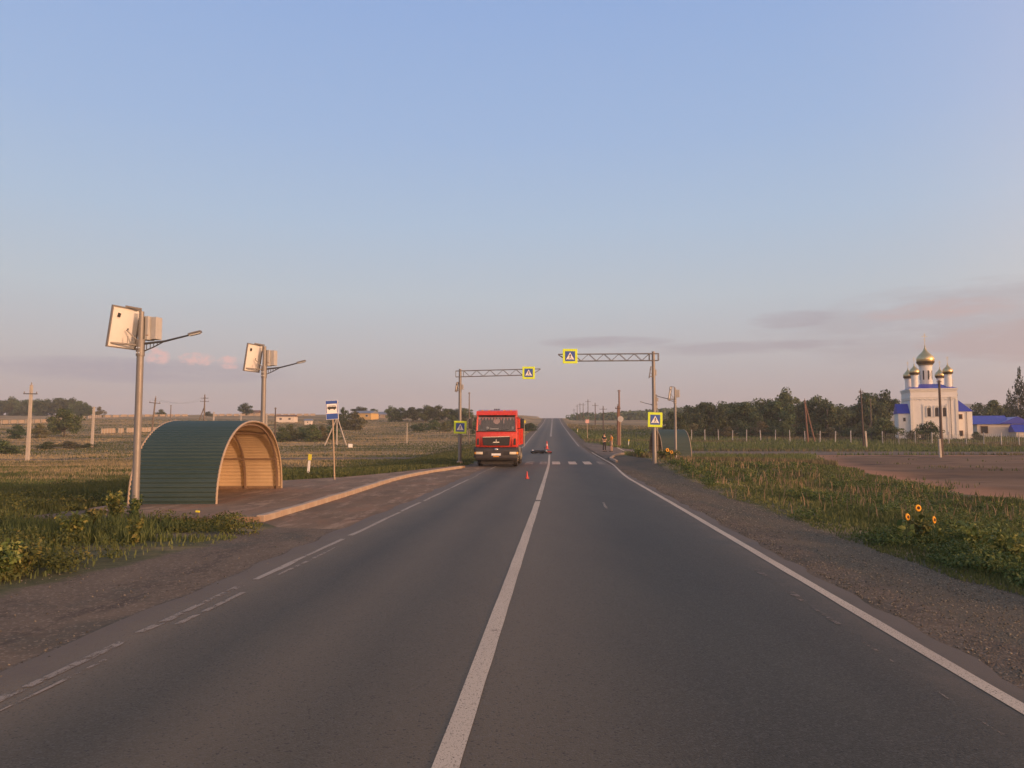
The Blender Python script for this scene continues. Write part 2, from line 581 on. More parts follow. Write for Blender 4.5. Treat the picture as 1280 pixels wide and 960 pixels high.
def G(x, Y):
    """ground height"""
    x = np.asarray(x, float)
    Y = np.asarray(Y, float)
    s = x - XC(Y)
    rz = RZ(Y)
    lz = np.interp(Y, _t, _lz)
    gz = np.interp(Y, _t, _gz)
    stop = sstep(12, 15, Y) * (1 - sstep(36, 44, Y))
    wl = sstep(-(7.0 + 4.6 * stop), -(15.0 + 5 * stop), s)
    wl = sstep(0, 1, (-(s) - (7.0 + 4.6 * stop)) / 9.0)
    wr = sstep(0, 1, (s - 5.4) / 5.5)
    z = rz * (1 - wl - wr) + lz * wl + gz * wr
    bump = .42 * np.exp(-((Y - 46) / 12.0) ** 2) * sstep(4.6, 6.5, s) * (1 - sstep(13, 22, s))
    off = sstep(5.5, 14, np.abs(s))
    rough = (fbm(x, Y, 9, 3) - .5) * .28 * off + (fbm(x, Y, 60, 5) - .5) * 1.2 * off * sstep(80, 200, Y)
    flatm = sstep(54, 58, Y) * (1 - sstep(100, 106, Y)) * sstep(3, 4, s) * (1 - sstep(18, 26, s)) + sstep(79, 82, Y) * (1 - sstep(91, 94, Y)) * sstep(12, 20, s)
    rough = rough * (1 - .95 * np.clip(flatm, 0, 1))
    rough = rough + sstep(0, 2, lot_field(x, Y)) * ((fbm(x, Y * 1.6, 3.2, 13) - .5) * .34 + (fbm(x, Y, 1.1, 15) - .5) * .10)
    hill = 12.5 * np.exp(-((x - 2) / 75.0) ** 2 - ((Y - 820) / 130.0) ** 2)
    return z + bump + rough + hill


def lot_field(x, Y):
    """signed distance-like field of the bare earth yard on the right: > 0 inside"""
    left = np.interp(Y, [20, 24, 29.5, 38, 44.6, 60, 83, 90], [14.5, 15.6, 16.2, 18.2, 19.2, 24, 32, 34])
    d = np.minimum(x - left, np.minimum((Y - 21) * .7, (82.5 - Y) * .6))
    return np.clip(d, -3, 3)


def grass_edge_right(Y):
    return np.interp(Y, [0, 8, 12, 17, 30, 48, 58, 70, 95, 130], [5.5, 5.55, 5.35, 5.3, 5.6, 6.1, 6.3, 4.9, 4.9, 4.8])


def grass_edge_left(Y):
    return np.interp(Y, [0, 8.4, 10.7, 13.5, 15.0, 15.6, 44, 50, 60, 130], [5.9, 5.5, 5.2, 4.8, 4.9, 11.0, 5.3, 4.9, 4.7, 4.6])


# platform outline of the bus stop (x, y)
PLAT = [(-7.4, 15.2), (-5.05, 15.55), (-4.95, 18), (-4.82, 22), (-4.75, 26), (-4.68, 29.5), (-4.45, 33), (-3.85, 37.5), (-2.62, 43.2), (-3.2, 43.0), (-4.6, 38.2), (-5.6, 34.5), (-6.6, 31.5), (-8.2, 29), (-9.5, 27), (-9.5, 17.4), (-8.2, 16.4)]
KERB = [(-5.05, 15.55), (-4.95, 18), (-4.82, 22), (-4.75, 26), (-4.68, 29.5), (-4.45, 33), (-3.85, 37.5), (-2.62, 43.2)]


def in_poly(x, y, poly):
    x = np.asarray(x)
    y = np.asarray(y)
    c = np.zeros(x.shape, bool)
    n = len(poly)
    for i in range(n):
        x1, y1 = poly[i]
        x2, y2 = poly[(i + 1) % n]
        if y1 == y2:
            continue
        c ^= ((y1 > y) != (y2 > y)) & (x < (x2 - x1) * (y - y1) / (y2 - y1) + x1)
    return c


# lattice shared by the ground, the shoulders, the yard and the road
rows = np.concatenate([np.arange(-40, 0, 2.0), np.arange(0, 30, .5), np.arange(30, 60, 1.0), np.arange(60, 130, 2.0), np.arange(130, 260, 5.0), np.arange(260, 480, 10.0), np.arange(480, 1000, 30.0), np.arange(1000, 1640, 80.0)])
sc = np.concatenate([np.arange(0, 16, .5), np.arange(16, 36, 1.0), np.arange(36, 80, 2.5), np.arange(80, 200, 8.0), np.arange(200, 520, 32.0), np.arange(520, 1500, 120.0)])
scol = np.concatenate([-sc[:0:-1], sc])
YY, SS = np.meshgrid(rows, scol, indexing='ij')
XX = SS + XC(YY)
ZZ = G(XX, YY) - np.where((SS > -3.4) & (SS < 3.9), .02, 0)
nr, ncl = YY.shape
vid = np.arange(nr * ncl).reshape(nr, ncl)
q = np.stack([vid[:-1, :-1], vid[:-1, 1:], vid[1:, 1:], vid[1:, :-1]], -1).reshape(-1, 4)
fc = np.stack([XX, YY, SS], -1).reshape(-1, 3)[q].mean(1)

gravel = (sstep(3.3, 3.9, SS) * (1 - sstep(-.45, .45, SS - grass_edge_right(YY))))
e_l = grass_edge_left(YY)
dirt = (sstep(-2.8, -3.1, SS) * 0)
dirt = (1 - sstep(2.5, 3.0, SS)) * (1 - sstep(-.6, .5, -SS - e_l)) * (SS < 2.6)
far_sh = 1 - sstep(3.8, 5.0, np.abs(SS))
patch = np.exp(-((XX + 9.5) / 1.3) ** 2 - ((YY - 17.6) / .9) ** 2) + np.exp(-((XX + 5.6) / 1.0) ** 2 - ((YY - 13.4) / .6) ** 2) + np.exp(-((XX + 7.6) / .8) ** 2 - ((YY - 14.9) / .5) ** 2) * .8
dirt = np.clip(dirt + patch * .8, 0, 1)
dirt = np.maximum(dirt, (SS > 3) * (1 - sstep(3.9, 4.7, SS)) * .95)
# a dry earth track across the field on the left, another where the village lane meets it
trk = np.exp(-((YY - (86 + .10 * (XX + 20))) / 2.2) ** 2) * sstep(-8, -14, SS) * .9
trk2 = np.exp(-((YY - (52 + .22 * (XX + 30))) / 1.0) ** 2) * sstep(-14, -20, SS) * .5
dirt = np.clip(dirt + trk + trk2, 0, 1)
lotf = lot_field(XX, YY)
dry_l = np.clip(.22 + .46 * sstep(28, 75, YY), 0, 1)
dry_l = np.where((SS < 0) & (SS > -24) & (YY > 26) & (YY < 95), dry_l * .22, dry_l)
dry_r = np.clip(.12 + .5 * sstep(120, 240, YY), 0, 1) + .35 * np.exp(-((YY - 42) / 12) ** 2 - ((SS - 10) / 5) ** 2)
dry = np.where(SS < 0, dry_l, dry_r)


def lattice_mesh(name, faces, Zoff=0.0, mat=None):
    used = np.unique(faces)
    remap = -np.ones(nr * ncl, np.int64)
    remap[used] = np.arange(len(used))
    me = bpy.data.meshes.new(name)
    co = np.stack([XX.ravel(), YY.ravel(), ZZ.ravel() + Zoff], -1)[used]
    me.vertices.add(len(used))
    me.vertices.foreach_set('co', co.ravel().astype(np.float32))
    nf = len(faces)
    me.loops.add(nf * 4)
    me.polygons.add(nf)
    me.loops.foreach_set('vertex_index', remap[faces].ravel().astype(np.int32))
    me.polygons.foreach_set('loop_start', np.arange(0, nf * 4, 4, dtype=np.int32))
    me.polygons.foreach_set('use_smooth', np.ones(nf, bool))
    for an, arr in (('side', SS), ('gravel', gravel), ('dirt', dirt), ('lot', lotf), ('dry', dry)):
        a = me.attributes.new(an, 'FLOAT', 'POINT')
        a.data.foreach_set('value', arr.ravel()[used].astype(np.float32))
    me.update()
    me.materials.append(mat)
    o = link_mesh(name, me)
    o['kind'] = 'structure'
    return o


def ground_material():
    m = bpy.data.materials.new('open_ground')
    m.use_nodes = True
    T = NT(m.node_tree)
    out = T.n('ShaderNodeOutputMaterial')
    b = T.n('ShaderNodeBsdfPrincipled')
    T.link(b.outputs[0], out.inputs[0])
    P = T.n('ShaderNodeNewGeometry').outputs['Position']
    fine = T.noise(P, 9.0, 8, .7)
    mid = T.noise(P, 1.1, 6, .6)
    big = T.noise(T.scalevec(P, (.035, .10, .1)), 1.0, 6, .62)
    strip = T.noise(T.scalevec(P, (.02, .33, .1)), 1.0, 5, .6)
    # vegetation floor
    dryf = T.math('ADD', T.attr('dry'), T.math('MULTIPLY', T.math('SUBTRACT', T.math('ADD', big, strip), 1.0), 2.6))
    dryf = T.map(T.math('ADD', dryf, T.math('MULTIPLY', T.math('SUBTRACT', mid, .5), .5)), .15, .9)
    green = T.mix(T.map(fine, .3, .7), (.055, .060, .028, 1), (.125, .118, .055, 1))
    tan = T.mix(T.map(fine, .3, .7), (.27, .185, .095, 1), (.48, .335, .175, 1))
    veg = T.mix(dryf, green, tan)
    # gravel: crushed stone with dust between
    vo = T.n('ShaderNodeTexVoronoi')
    T.link(P, vo.inputs['Vector'])
    vo.inputs['Scale'].default_value = 48
    vo2 = T.n('ShaderNodeTexVoronoi')
    T.link(P, vo2.inputs['Vector'])
    vo2.inputs['Scale'].default_value = 80
    hs = T.n('ShaderNodeSeparateColor')
    T.link(vo.outputs['Color'], hs.inputs[0])
    stone = T.ramp(hs.outputs[0], [(0, (.062, .064, .050)), (.6, (.15, .148, .112)), (1, (.30, .28, .21))])
    stone = T.mix(T.map(vo.outputs['Distance'], .25, .6), stone, (.080, .070, .053, 1))
    rut = T.noise(T.scalevec(P, (.9, .12, .5)), 1.0, 5, .6)
    stone = T.mix(T.map(rut, .40, .62), stone, T.mix(fine, (.11, .086, .060, 1), (.19, .147, .10, 1)))
    gmask = T.map(T.math('ADD', T.attr('gravel'), T.math('MULTIPLY', T.math('SUBTRACT', mid, .5), .55)), .3, .6)
    base = T.mix(gmask, veg, stone)
    # brown dirt of the shoulder and of the worn patches
    dc = T.mix(T.map(mid, .3, .7), (.088, .068, .049, 1), (.165, .124, .087, 1))
    dc = T.mix(T.map(fine, .42, .68), dc, (.165, .127, .092, 1))
    dc = T.mix(T.map(T.noise(P, .5, 5, .6), .52, .62, 0, .8), dc, (.085, .080, .062, 1))
    dc = T.mix(T.map(T.noise(T.scalevec(P, (1.3, .35, 1)), 1.6, 7, .72), .56, .66, 0, .8), dc, (.07, .056, .044, 1))
    dc = T.mix(T.math('MULTIPLY', T.map(hs.outputs[1], .82, .98), .6), dc, (.30, .24, .18, 1))
    dmask = T.map(T.math('ADD', T.attr('dirt'), T.math('MULTIPLY', T.math('SUBTRACT', T.noise(P, 1.8, 6, .7), .5), .9)), .38, .62)
    base = T.mix(dmask, base, dc)
    # the yard: grey-brown earth, reddish near its edge, dark wheel-churned bands
    ln = T.noise(T.scalevec(P, (.05, .32, 1)), 1.0, 6, .62)
    yc = T.mix(T.map(ln, .35, .65), (.12, .073, .043, 1), (.225, .14, .085, 1))
    yc = T.mix(T.map(T.noise(T.scalevec(P, (.09, .5, 1)), 1.0, 5, .6), .55, .68), yc, (.060, .040, .030, 1))
    yc = T.mix(T.math('MULTIPLY', T.map(T.attr('lot'), 2.8, .3), T.map(fine, .3, .6, .6, 1.0)), yc, (.38, .19, .105, 1))
    lmask = T.map(T.math('ADD', T.attr('lot'), T.math('MULTIPLY', T.math('SUBTRACT', T.noise(P, .7, 6, .7), .5), 2.2)), -.15, .25)
    base = T.mix(lmask, base, yc)
    T.link(base, b.inputs['Base Color'])
    b.inputs['Roughness'].default_value = .95
    b.inputs['Specular IOR Level'].default_value = .2
    bp = T.n('ShaderNodeBump')
    bp.inputs['Strength'].default_value = .45
    bp.inputs['Distance'].default_value = .03
    hgt = T.math('ADD', T.math('MULTIPLY', T.math('SUBTRACT', .6, vo.outputs['Distance']), T.math('ADD', .25, gmask)), T.math('ADD', T.math('MULTIPLY', vo2.outputs['Distance'], -.2), T.math('MULTIPLY', fine, .8)))
    T.link(hgt, bp.inputs['Height'])
    T.link(bp.outputs[0], b.inputs['Normal'])
    return m


def asphalt_material():
    m = bpy.data.materials.new('asphalt')
    m.use_nodes = True
    T = NT(m.node_tree)
    out = T.n('ShaderNodeOutputMaterial')
    b = T.n('ShaderNodeBsdfPrincipled')
    T.link(b.outputs[0], out.inputs[0])
    P = T.n('ShaderNodeNewGeometry').outputs['Position']
    s = T.attr('side')
    fine = T.noise(P, 130, 3, .7)
    agg = T.n('ShaderNodeTexVoronoi')
    T.link(P, agg.inputs['Vector'])
    agg.inputs['Scale'].default_value = 85
    ac = T.n('ShaderNodeSeparateColor')
    T.link(agg.outputs['Color'], ac.inputs[0])
    blotch = T.noise(T.scalevec(P, (.55, .13, 1)), 1.0, 6, .62)
    blotch2 = T.noise(T.scalevec(P, (1.6, .5, 1)), 1.0, 5, .6)
    base = T.mix(T.map(blotch, .35, .65), (.041, .039, .030, 1), (.058, .055, .041, 1))
    # the lane on the left is browner between its wheel tracks, the right lane is greyer
    sw = T.math('ADD', s, T.math('MULTIPLY', T.math('SUBTRACT', blotch2, .5), .5))
    brown_tone = T.ramp(T.map(sw, -3.6, 3.9), [(0.0, (.9,) * 3), (.07, (.95,) * 3), (.13, (.45,) * 3), (.20, (.16,) * 3), (.29, (.55,) * 3), (.37, (.32,) * 3), (.47, (.6,) * 3), (.51, (.65,) * 3), (.60, (.35,) * 3), (.70, (.05,) * 3), (.78, (.02,) * 3), (.86, (.1,) * 3), (.95, (.35,) * 3), (1.0, (.9,) * 3)])
    base = T.mix(T.math('MULTIPLY', brown_tone, .95), base, T.mix(blotch, (.155, .120, .078, 1), (.205, .158, .103, 1)))
    base = T.mix(T.math('MULTIPLY', T.map(ac.outputs[0], .55, 1.0), .30), base, (.17, .155, .14, 1))
    base = T.mix(T.math('MULTIPLY', T.map(ac.outputs[1], .93, .97), .55), base, (.018, .017, .017, 1))
    base = T.mix(T.map(T.noise(T.scalevec(P, (1, .6, 1)), 3.2, 4, .7), .70, .74, 0, .35), base, (.03, .028, .028, 1))
    edge = T.map(T.math('ADD', T.math('ABSOLUTE', T.math('ADD', s, -.15)), T.math('MULTIPLY', T.math('SUBTRACT', T.noise(P, 1.4, 6, .72), .5), 1.1)), 3.0, 3.5)
    base = T.mix(edge, base, T.mix(fine, (.10, .078, .057, 1), (.175, .134, .097, 1)))
    T.link(base, b.inputs['Base Color'])
    T.link(T.map(fine, .2, .8, .55, .8), b.inputs['Roughness'])
    b.inputs['Specular IOR Level'].default_value = .22
    bp = T.n('ShaderNodeBump')
    bp.inputs['Strength'].default_value = .35
    bp.inputs['Distance'].default_value = .006
    T.link(T.math('ADD', T.math('SUBTRACT', 1, agg.outputs['Distance']), fine), bp.inputs['Height'])
    T.link(bp.outputs[0], b.inputs['Normal'])
    return m


def old_asphalt_material(name, red=.25, amt=1.0, k=(1, 1, 1)):
    m = bpy.data.materials.new(name)
    m.use_nodes = True
    T = NT(m.node_tree)
    out = T.n('ShaderNodeOutputMaterial')
    b = T.n('ShaderNodeBsdfPrincipled')
    T.link(b.outputs[0], out.inputs[0])
    P = T.n('ShaderNodeNewGeometry').outputs['Position']
    fine = T.noise(P, 60, 5, .7)
    a = T.noise(T.scalevec(P, (1.2, .45, 1)), 1.0, 7, .68)
    c = T.noise(T.scalevec(P, (1.5, .35, 1)), 1.3, 7, .7)
    base = T.mix(T.map(a, .35, .65), (.115, .092, .070, 1), (.18, .140, .105, 1))
    base = T.mix(T.map(c, .52, .62, 0, .8), base, (.27, .215, .17, 1))
    base = T.mix(T.map(T.noise(T.scalevec(P, (1.1, .5, 1)), .8, 6, .7), .5, .68, 0, red * 2), base, (.21, .125, .085, 1))
    base = T.mix(T.map(T.noise(P, 2.6, 6, .75), .58, .64, 0, .6), base, (.045, .042, .042, 1))
    base = T.mix(T.map(fine, .45, .75, 0, .4), base, (.2, .17, .145, 1))
    base = T.mix(1.0, base, (*k, 1), 'MULTIPLY')
    T.link(base, b.inputs['Base Color'])
    b.inputs['Roughness'].default_value = .9
    b.inputs['Specular IOR Level'].default_value = .15
    bp = T.n('ShaderNodeBump')
    bp.inputs['Strength'].default_value = .5
    bp.inputs['Distance'].default_value = .015
    T.link(T.math('ADD', fine, T.math('MULTIPLY', a, 1.0)), bp.inputs['Height'])
    T.link(bp.outputs[0], b.inputs['Normal'])
    return m


def paint_material(name, wear, ca=(.44, .36, .265, 1), cb=(.66, .545, .415, 1), fw=2.3):
    """white road paint with aggregate showing through and worn gaps down to the asphalt"""
    m = bpy.data.materials.new(name)
    m.use_nodes = True
    T = NT(m.node_tree)
    out = T.n('ShaderNodeOutputMaterial')
    b = T.n('ShaderNodeBsdfPrincipled')
    P = T.n('ShaderNodeNewGeometry').outputs['Position']
    fine = T.noise(P, 90, 4, .75)
    w = T.noise(P, fw, 7, .75)
    base = T.mix(T.map(fine, .3, .7), ca, cb)
    base = T.mix(T.map(T.noise(T.scalevec(P, (2, .4, 1)), 1, 5, .6), .45, .7, 0, .5), base, (.36, .28, .21, 1))
    T.link(base, b.inputs['Base Color'])
    b.inputs['Roughness'].default_value = .75
    tr = T.n('ShaderNodeBsdfTransparent')
    ms = T.n('ShaderNodeMixShader')
    hole = T.math('ADD', T.math('MULTIPLY', T.map(fine, .56, .60), .75), T.map(T.math('ADD', w, T.math('MULTIPLY', fine, .35)), 1.0 - wear, 1.06 - wear), clamp=True)
    T.link(hole, ms.inputs[0])
    T.link(b.outputs[0], ms.inputs[1])
    T.link(tr.outputs[0], ms.inputs[2])
    T.link(ms.outputs[0], out.inputs[0])
    return m


MG = ground_material()
M['asphalt'] = asphalt_material()
M['layby'] = old_asphalt_material('patched_old_asphalt', .32, k=(1.28, 1.12, .96))
M['plat'] = old_asphalt_material('platform_asphalt', .34, k=(1.45, 1.28, 1.12))
M['side_asphalt'] = old_asphalt_material('side_road_asphalt', .2)
M['paint'] = paint_material('road_paint', .16)
M['paint_worn'] = paint_material('worn_road_paint', .25, (.30, .25, .20, 1), (.46, .39, .31, 1), 5.0)
M['paint_faint'] = paint_material('faint_road_paint', .32, (.22, .18, .14, 1), (.36, .30, .235, 1), 5.0)
M['dust_line'] = paint_material('dust_streak', .40, (.13, .105, .08, 1), (.19, .155, .12, 1), 4.0)

fx, fy, fs = fc[:, 0], fc[:, 1], fc[:, 2]
is_lot = (lot_field(fx, fy) > 0)
is_gr = (fs > 3.5) & (fs < grass_edge_right(fy)) & (fy < 64)
is_dl = (fs < -3.0) & (-fs < grass_edge_left(fy)) & (fy < 16)
lattice_mesh('ground', q[~(is_lot | is_gr | is_dl)], 0, MG)
lattice_mesh('dirt_yard_ground', q[is_lot], 0, MG)
lattice_mesh('gravel_shoulder_ground', q[is_gr], 0, MG)
lattice_mesh('dirt_shoulder_ground', q[is_dl], 0, MG)


def strip_mesh(name, ys, s_left, s_right, dz, mat, kind='structure', parent=None, ncols=1, wob=0.0, seed=1):
    """a sheet that follows the road between two offsets from its centre line (functions of y)"""
    ys = np.asarray(ys, float)
    n = len(ys)
    L, Rr = s_left(ys) + (vnoise(ys, ys * 0, .7, seed) - .5) * wob, s_right(ys) + (vnoise(ys, ys * 0, .6, seed + 7) - .5) * wob
    V, A = [], []
    for i in range(n):
        for k in range(ncols + 1):
            s = L[i] + (Rr[i] - L[i]) * k / ncols
            V.append((XC(ys[i]) + s, ys[i], float(RZ(ys[i])) + dz))
            A.append(s)
    fcs = [(i * (ncols + 1) + k, i * (ncols + 1) + k + 1, (i + 1) * (ncols + 1) + k + 1, (i + 1) * (ncols + 1) + k) for i in range(n - 1) for k in range(ncols)]
    me = bpy.data.meshes.new(name)
    me.from_pydata(V, [], fcs)
    a = me.attributes.new('side', 'FLOAT', 'POINT')
    a.data.foreach_set('value', np.array(A, np.float32))
    me.materials.append(mat)
    me.shade_smooth()
    o = link_mesh(name, me, parent)
    if kind and not parent:
        o['kind'] = kind
    return o


cst = lambda v: (lambda y: np.full_like(y, v))
road_rows = rows[(rows > -38) & (rows < 640)]
dense = np.unique(np.concatenate([road_rows, np.arange(0, 60, .25)]))
strip_mesh('road', dense, cst(-3.42), cst(3.72), .006, M['asphalt'], wob=.16, ncols=14)

# side road joining on the right
sr = [(6.8, 56.5), (7.05, 57.5), (8.2, 62.5), (10.1, 69.5), (13, 76), (20, 81), (40, 83.3), (120, 84), (120, 90), (40, 90), (22, 91), (13, 95), (10.6, 99.5), (9.5, 104), (9.1, 98), (8.65, 90), (8.15, 80), (7.62, 70), (7.2, 62)]


def sheet(name, poly, dz, mat, zf, kind='structure', thick=0.0, step=1.0):
    """a filled outline, cut finely enough to lie on the ground"""
    bm = bmesh.new()
    vs_ = [bm.verts.new((p[0], p[1], 0)) for p in poly]
    f = bm.faces.new(vs_)
    bmesh.ops.triangulate(bm, faces=[f])
    xs = [p[0] for p in poly]
    ys = [p[1] for p in poly]
    x = math.floor(min(xs)) + step
    while x < max(xs):
        bmesh.ops.bisect_plane(bm, geom=list(bm.verts) + list(bm.edges) + list(bm.faces), plane_co=(x, 0, 0), plane_no=(1, 0, 0))
        x += step
    y = math.floor(min(ys)) + step
    while y < max(ys):
        bmesh.ops.bisect_plane(bm, geom=list(bm.verts) + list(bm.edges) + list(bm.faces), plane_co=(0, y, 0), plane_no=(0, 1, 0))
        y += step
    for v in bm.verts:
        v.co.z = zf(v.co.x, v.co.y) + dz
    bmesh.ops.recalc_face_normals(bm, faces=bm.faces)
    for f in bm.faces:
        if f.normal.z < 0:
            f.normal_flip()
    me = bpy.data.meshes.new(name)
    bm.to_mesh(me)
    bm.free()
    me.materials.append(mat)
    o = link_mesh(name, me)
    o['kind'] = kind
    return o


def road_or_ground(x, y):
    s = x - float(XC(y))
    return float(RZ(y)) if abs(s) < 5.2 else float(G(x, y))


sheet('side_road', sr, .028, M['side_asphalt'], lambda x, y: float(G(x, y)), step=1.0)
# lay-by in front of the bus stop
lay = [(float(XC(y)) - 3.2, y) for y in np.arange(14.2, 46, 1.0)]
lay = lay + [(-1.6, 46.6)] + [(k[0] + .02, k[1]) for k in KERB[::-1]] + [(-4.4, 14.6)]
sheet('layby_pavement', lay, .001, M['layby'], lambda x, y: float(RZ(y)), step=1.0)


def plat_z(x, y):
    return float(RZ(y)) + .10


pl = sheet('bus_stop_pavement', PLAT, 0.0, M['plat'], plat_z, step=1.0)
# platform skirt down to the ground along its grassy sides
mb = MB()
for i in range(len(PLAT)):
    a, b_ = PLAT[i], PLAT[(i + 1) % len(PLAT)]
    mb.add([(a[0], a[1], plat_z(*a)), (b_[0], b_[1], plat_z(*b_)), (b_[0], b_[1], -.5), (a[0], a[1], -.5)], [(0, 1, 2, 3)])
mb.build('skirt', M['plat'], pl)
kerb = empty('kerb', (0, 0, 0), kind='structure')
kerb['label'] = 'pale concrete kerb along the bus stop platform'


def along(poly, step):
    out = []
    P_ = [Vector((p[0], p[1], 0)) for p in poly]
    seg = [(P_[i + 1] - P_[i]).length for i in range(len(P_) - 1)]
    d, tot = 0.0, sum(seg)
    while d <= tot + 1e-6:
        r, i = d, 0
        while i < len(seg) - 1 and r > seg[i]:
            r -= seg[i]
            i += 1
        out.append(P_[i].lerp(P_[i + 1], min(1, r / seg[i])))
        d += step
    return out


kp = along(KERB, 1.0)
ks = MB().box((0, 0, 0), (.17, .985, .36), bev=.018).mesh('kerb_stone', M['kerb'])
for i in range(len(kp) - 1):
    a, b_ = kp[i], kp[i + 1]
    mpt = (a + b_) / 2
    o = link_mesh('kerb_stone', ks, kerb)
    dv = b_ - a
    o.location = (mpt.x, mpt.y, float(RZ(mpt.y)) - .05 + random.uniform(-.006, .006))
    o.rotation_euler = (random.uniform(-.01, .01), random.uniform(-.015, .015), math.atan2(dv.y, dv.x) - math.pi / 2 + random.uniform(-.008, .008))

# painted lines
c1 = np.arange(-36, 19.6, .35)
strip_mesh('centre_line_marking', np.arange(-36, 20.6, .2), cst(-.070), cst(.070), .0105, M['paint'], wob=.007)
strip_mesh('centre_line_marking', np.arange(20.85, 66, .25), cst(-.070), cst(.070), .0105, M['paint'], wob=.007, seed=5)
strip_mesh('centre_line_marking', np.arange(130, 420, 5.0), cst(-.17), cst(.17), .0125, M['paint_worn'])
wide = lambda y: 3.45 + .5 * sstep(30, 50, y) * (1 - sstep(70, 110, y))
strip_mesh('edge_line_marking', np.arange(-36, 72, .3), lambda y: wide(y) - .058, lambda y: wide(y) + .058, .0105, M['paint'], wob=.01, seed=9)
strip_mesh('edge_line_marking', np.arange(92, 420, 4.0), cst(3.35), cst(3.5), .0125, M['paint_worn'])
strip_mesh('edge_line_marking', np.arange(60, 420, 4.0), cst(-3.3), cst(-3.12), .0125, M['paint_worn'])
ed = empty('worn_edge_line_marking', kind='structure')
rs = random.Random(4)
y = 2.0
while y < 44:
    ln = rs.uniform(1.2, 3.4) * (1 + y / 40)
    off = rs.choice([-3.03, -3.04, -3.02, -3.09])
    strip_mesh('line_dash', np.arange(y, y + ln, .06), cst(off - .040), cst(off + .040), .0105, M['paint_worn'] if rs.random() < .7 else M['paint_faint'], parent=ed, wob=.035, seed=rs.randint(0, 99))
    if rs.random() < .75 and y < 13:
        strip_mesh('line_dash', np.arange(y + .3, y + .3 + ln * .7, .06), cst(-2.885), cst(-2.84), .0105, M['paint_faint'], parent=ed, wob=.035, seed=rs.randint(0, 99))
    y += ln + rs.uniform(.03, .45)
# inner ghost of an older line beside the right edge line
strip_mesh('ghost_line_marking', np.arange(3, 10, .1), cst(3.055), cst(3.105), .0105, M['dust_line'], wob=.05, seed=17)
strip_mesh('ghost_line_marking', np.arange(18.2, 20.2, .2), cst(1.66), cst(1.72), .0105, M['paint_faint'], wob=.04, seed=27)
cw = empty('crosswalk_marking', kind='structure')
for i, s0 in enumerate([-3.25, -2.2, -1.25, -.35, .45, 1.5, 2.45, 3.3]):
    w_ = .5 if i != 7 else .35
    strip_mesh('stripe', np.arange(47.4, 51.9, .3), cst(s0 - w_ / 2), cst(s0 + w_ / 2), .0145, M['paint'] if 4 <= i <= 6 else M['paint_faint'], parent=cw, wob=.05, seed=40 + i)


def line_on_ground(name, pts, w, mat, dz=.062):
    P_ = along(pts, .5)
    V, Fc = [], []
    for i, p in enumerate(P_):
        d = (P_[min(i + 1, len(P_) - 1)] - P_[max(0, i - 1)]).normalized()
        nrm = Vector((-d.y, d.x, 0)) * w / 2
        for sg in (1, -1):
            qv = p + nrm * sg
            V.append((qv.x, qv.y, float(G(qv.x, qv.y)) + dz))
    for i in range(len(P_) - 1):
        Fc.append((2 * i, 2 * i + 1, 2 * i + 3, 2 * i + 2))
    me = bpy.data.meshes.new(name)
    me.from_pydata(V, [], Fc)
    me.materials.append(mat)
    o = link_mesh(name, me)
    o['kind'] = 'structure'


line_on_ground('junction_line_marking', [(13.0, 95), (12.4, 86), (11.9, 78)], .3, M['paint'], .045)
jk = empty('junction_kerb', (0, 0, 0), kind='structure')
jk['label'] = 'pale low kerb round the corner of the side road'
jp = along([(6.75, 50.5), (7.02, 56), (8.2, 62.3), (10.1, 69.3), (13, 75.8), (16.5, 78.6)], 1.0)
js = MB().box((0, 0, 0), (.16, .985, .34), bev=.018).mesh('kerb_stone', M['kerb'])
for i in range(len(jp) - 1):
    a, b_ = jp[i], jp[i + 1]
    mpt = (a + b_) / 2
    o = link_mesh('kerb_stone', js, jk)
    dv = b_ - a
    o.location = (mpt.x + .1, mpt.y - .05, float(G(mpt.x, mpt.y)) - .02 + random.uniform(-.008, .008))
    o.rotation_euler = (random.uniform(-.01, .01), random.uniform(-.015, .015), math.atan2(dv.y, dv.x) - math.pi / 2)

# ------------------------------------------------------------------ bus shelters: half barrels of corrugated sheet


def arch_pts(half, h, n, t=0.0):
    """points of the barrel from the near foot over the crown to the far foot: (y, z)"""
    out = []
    for i in range(n + 1):
        a = math.pi * i / n
        c_, s_ = math.cos(a), math.sin(a)
        e = 2 / 2.25
        out.append((-math.copysign(abs(c_) ** e, c_) * (half + t), (abs(s_) ** e) * (h + t)))
    return out


def resample(pts, step):
    P_ = [Vector((0, p[0], p[1])) for p in pts]
    out, acc = [P_[0]], 0.0
    for i in range(len(P_) - 1):
        seg = (P_[i + 1] - P_[i]).length
        while acc + seg >= step * len(out):
            t = (step * len(out) - acc) / seg
            out.append(P_[i].lerp(P_[i + 1], t))
        acc += seg
    return out


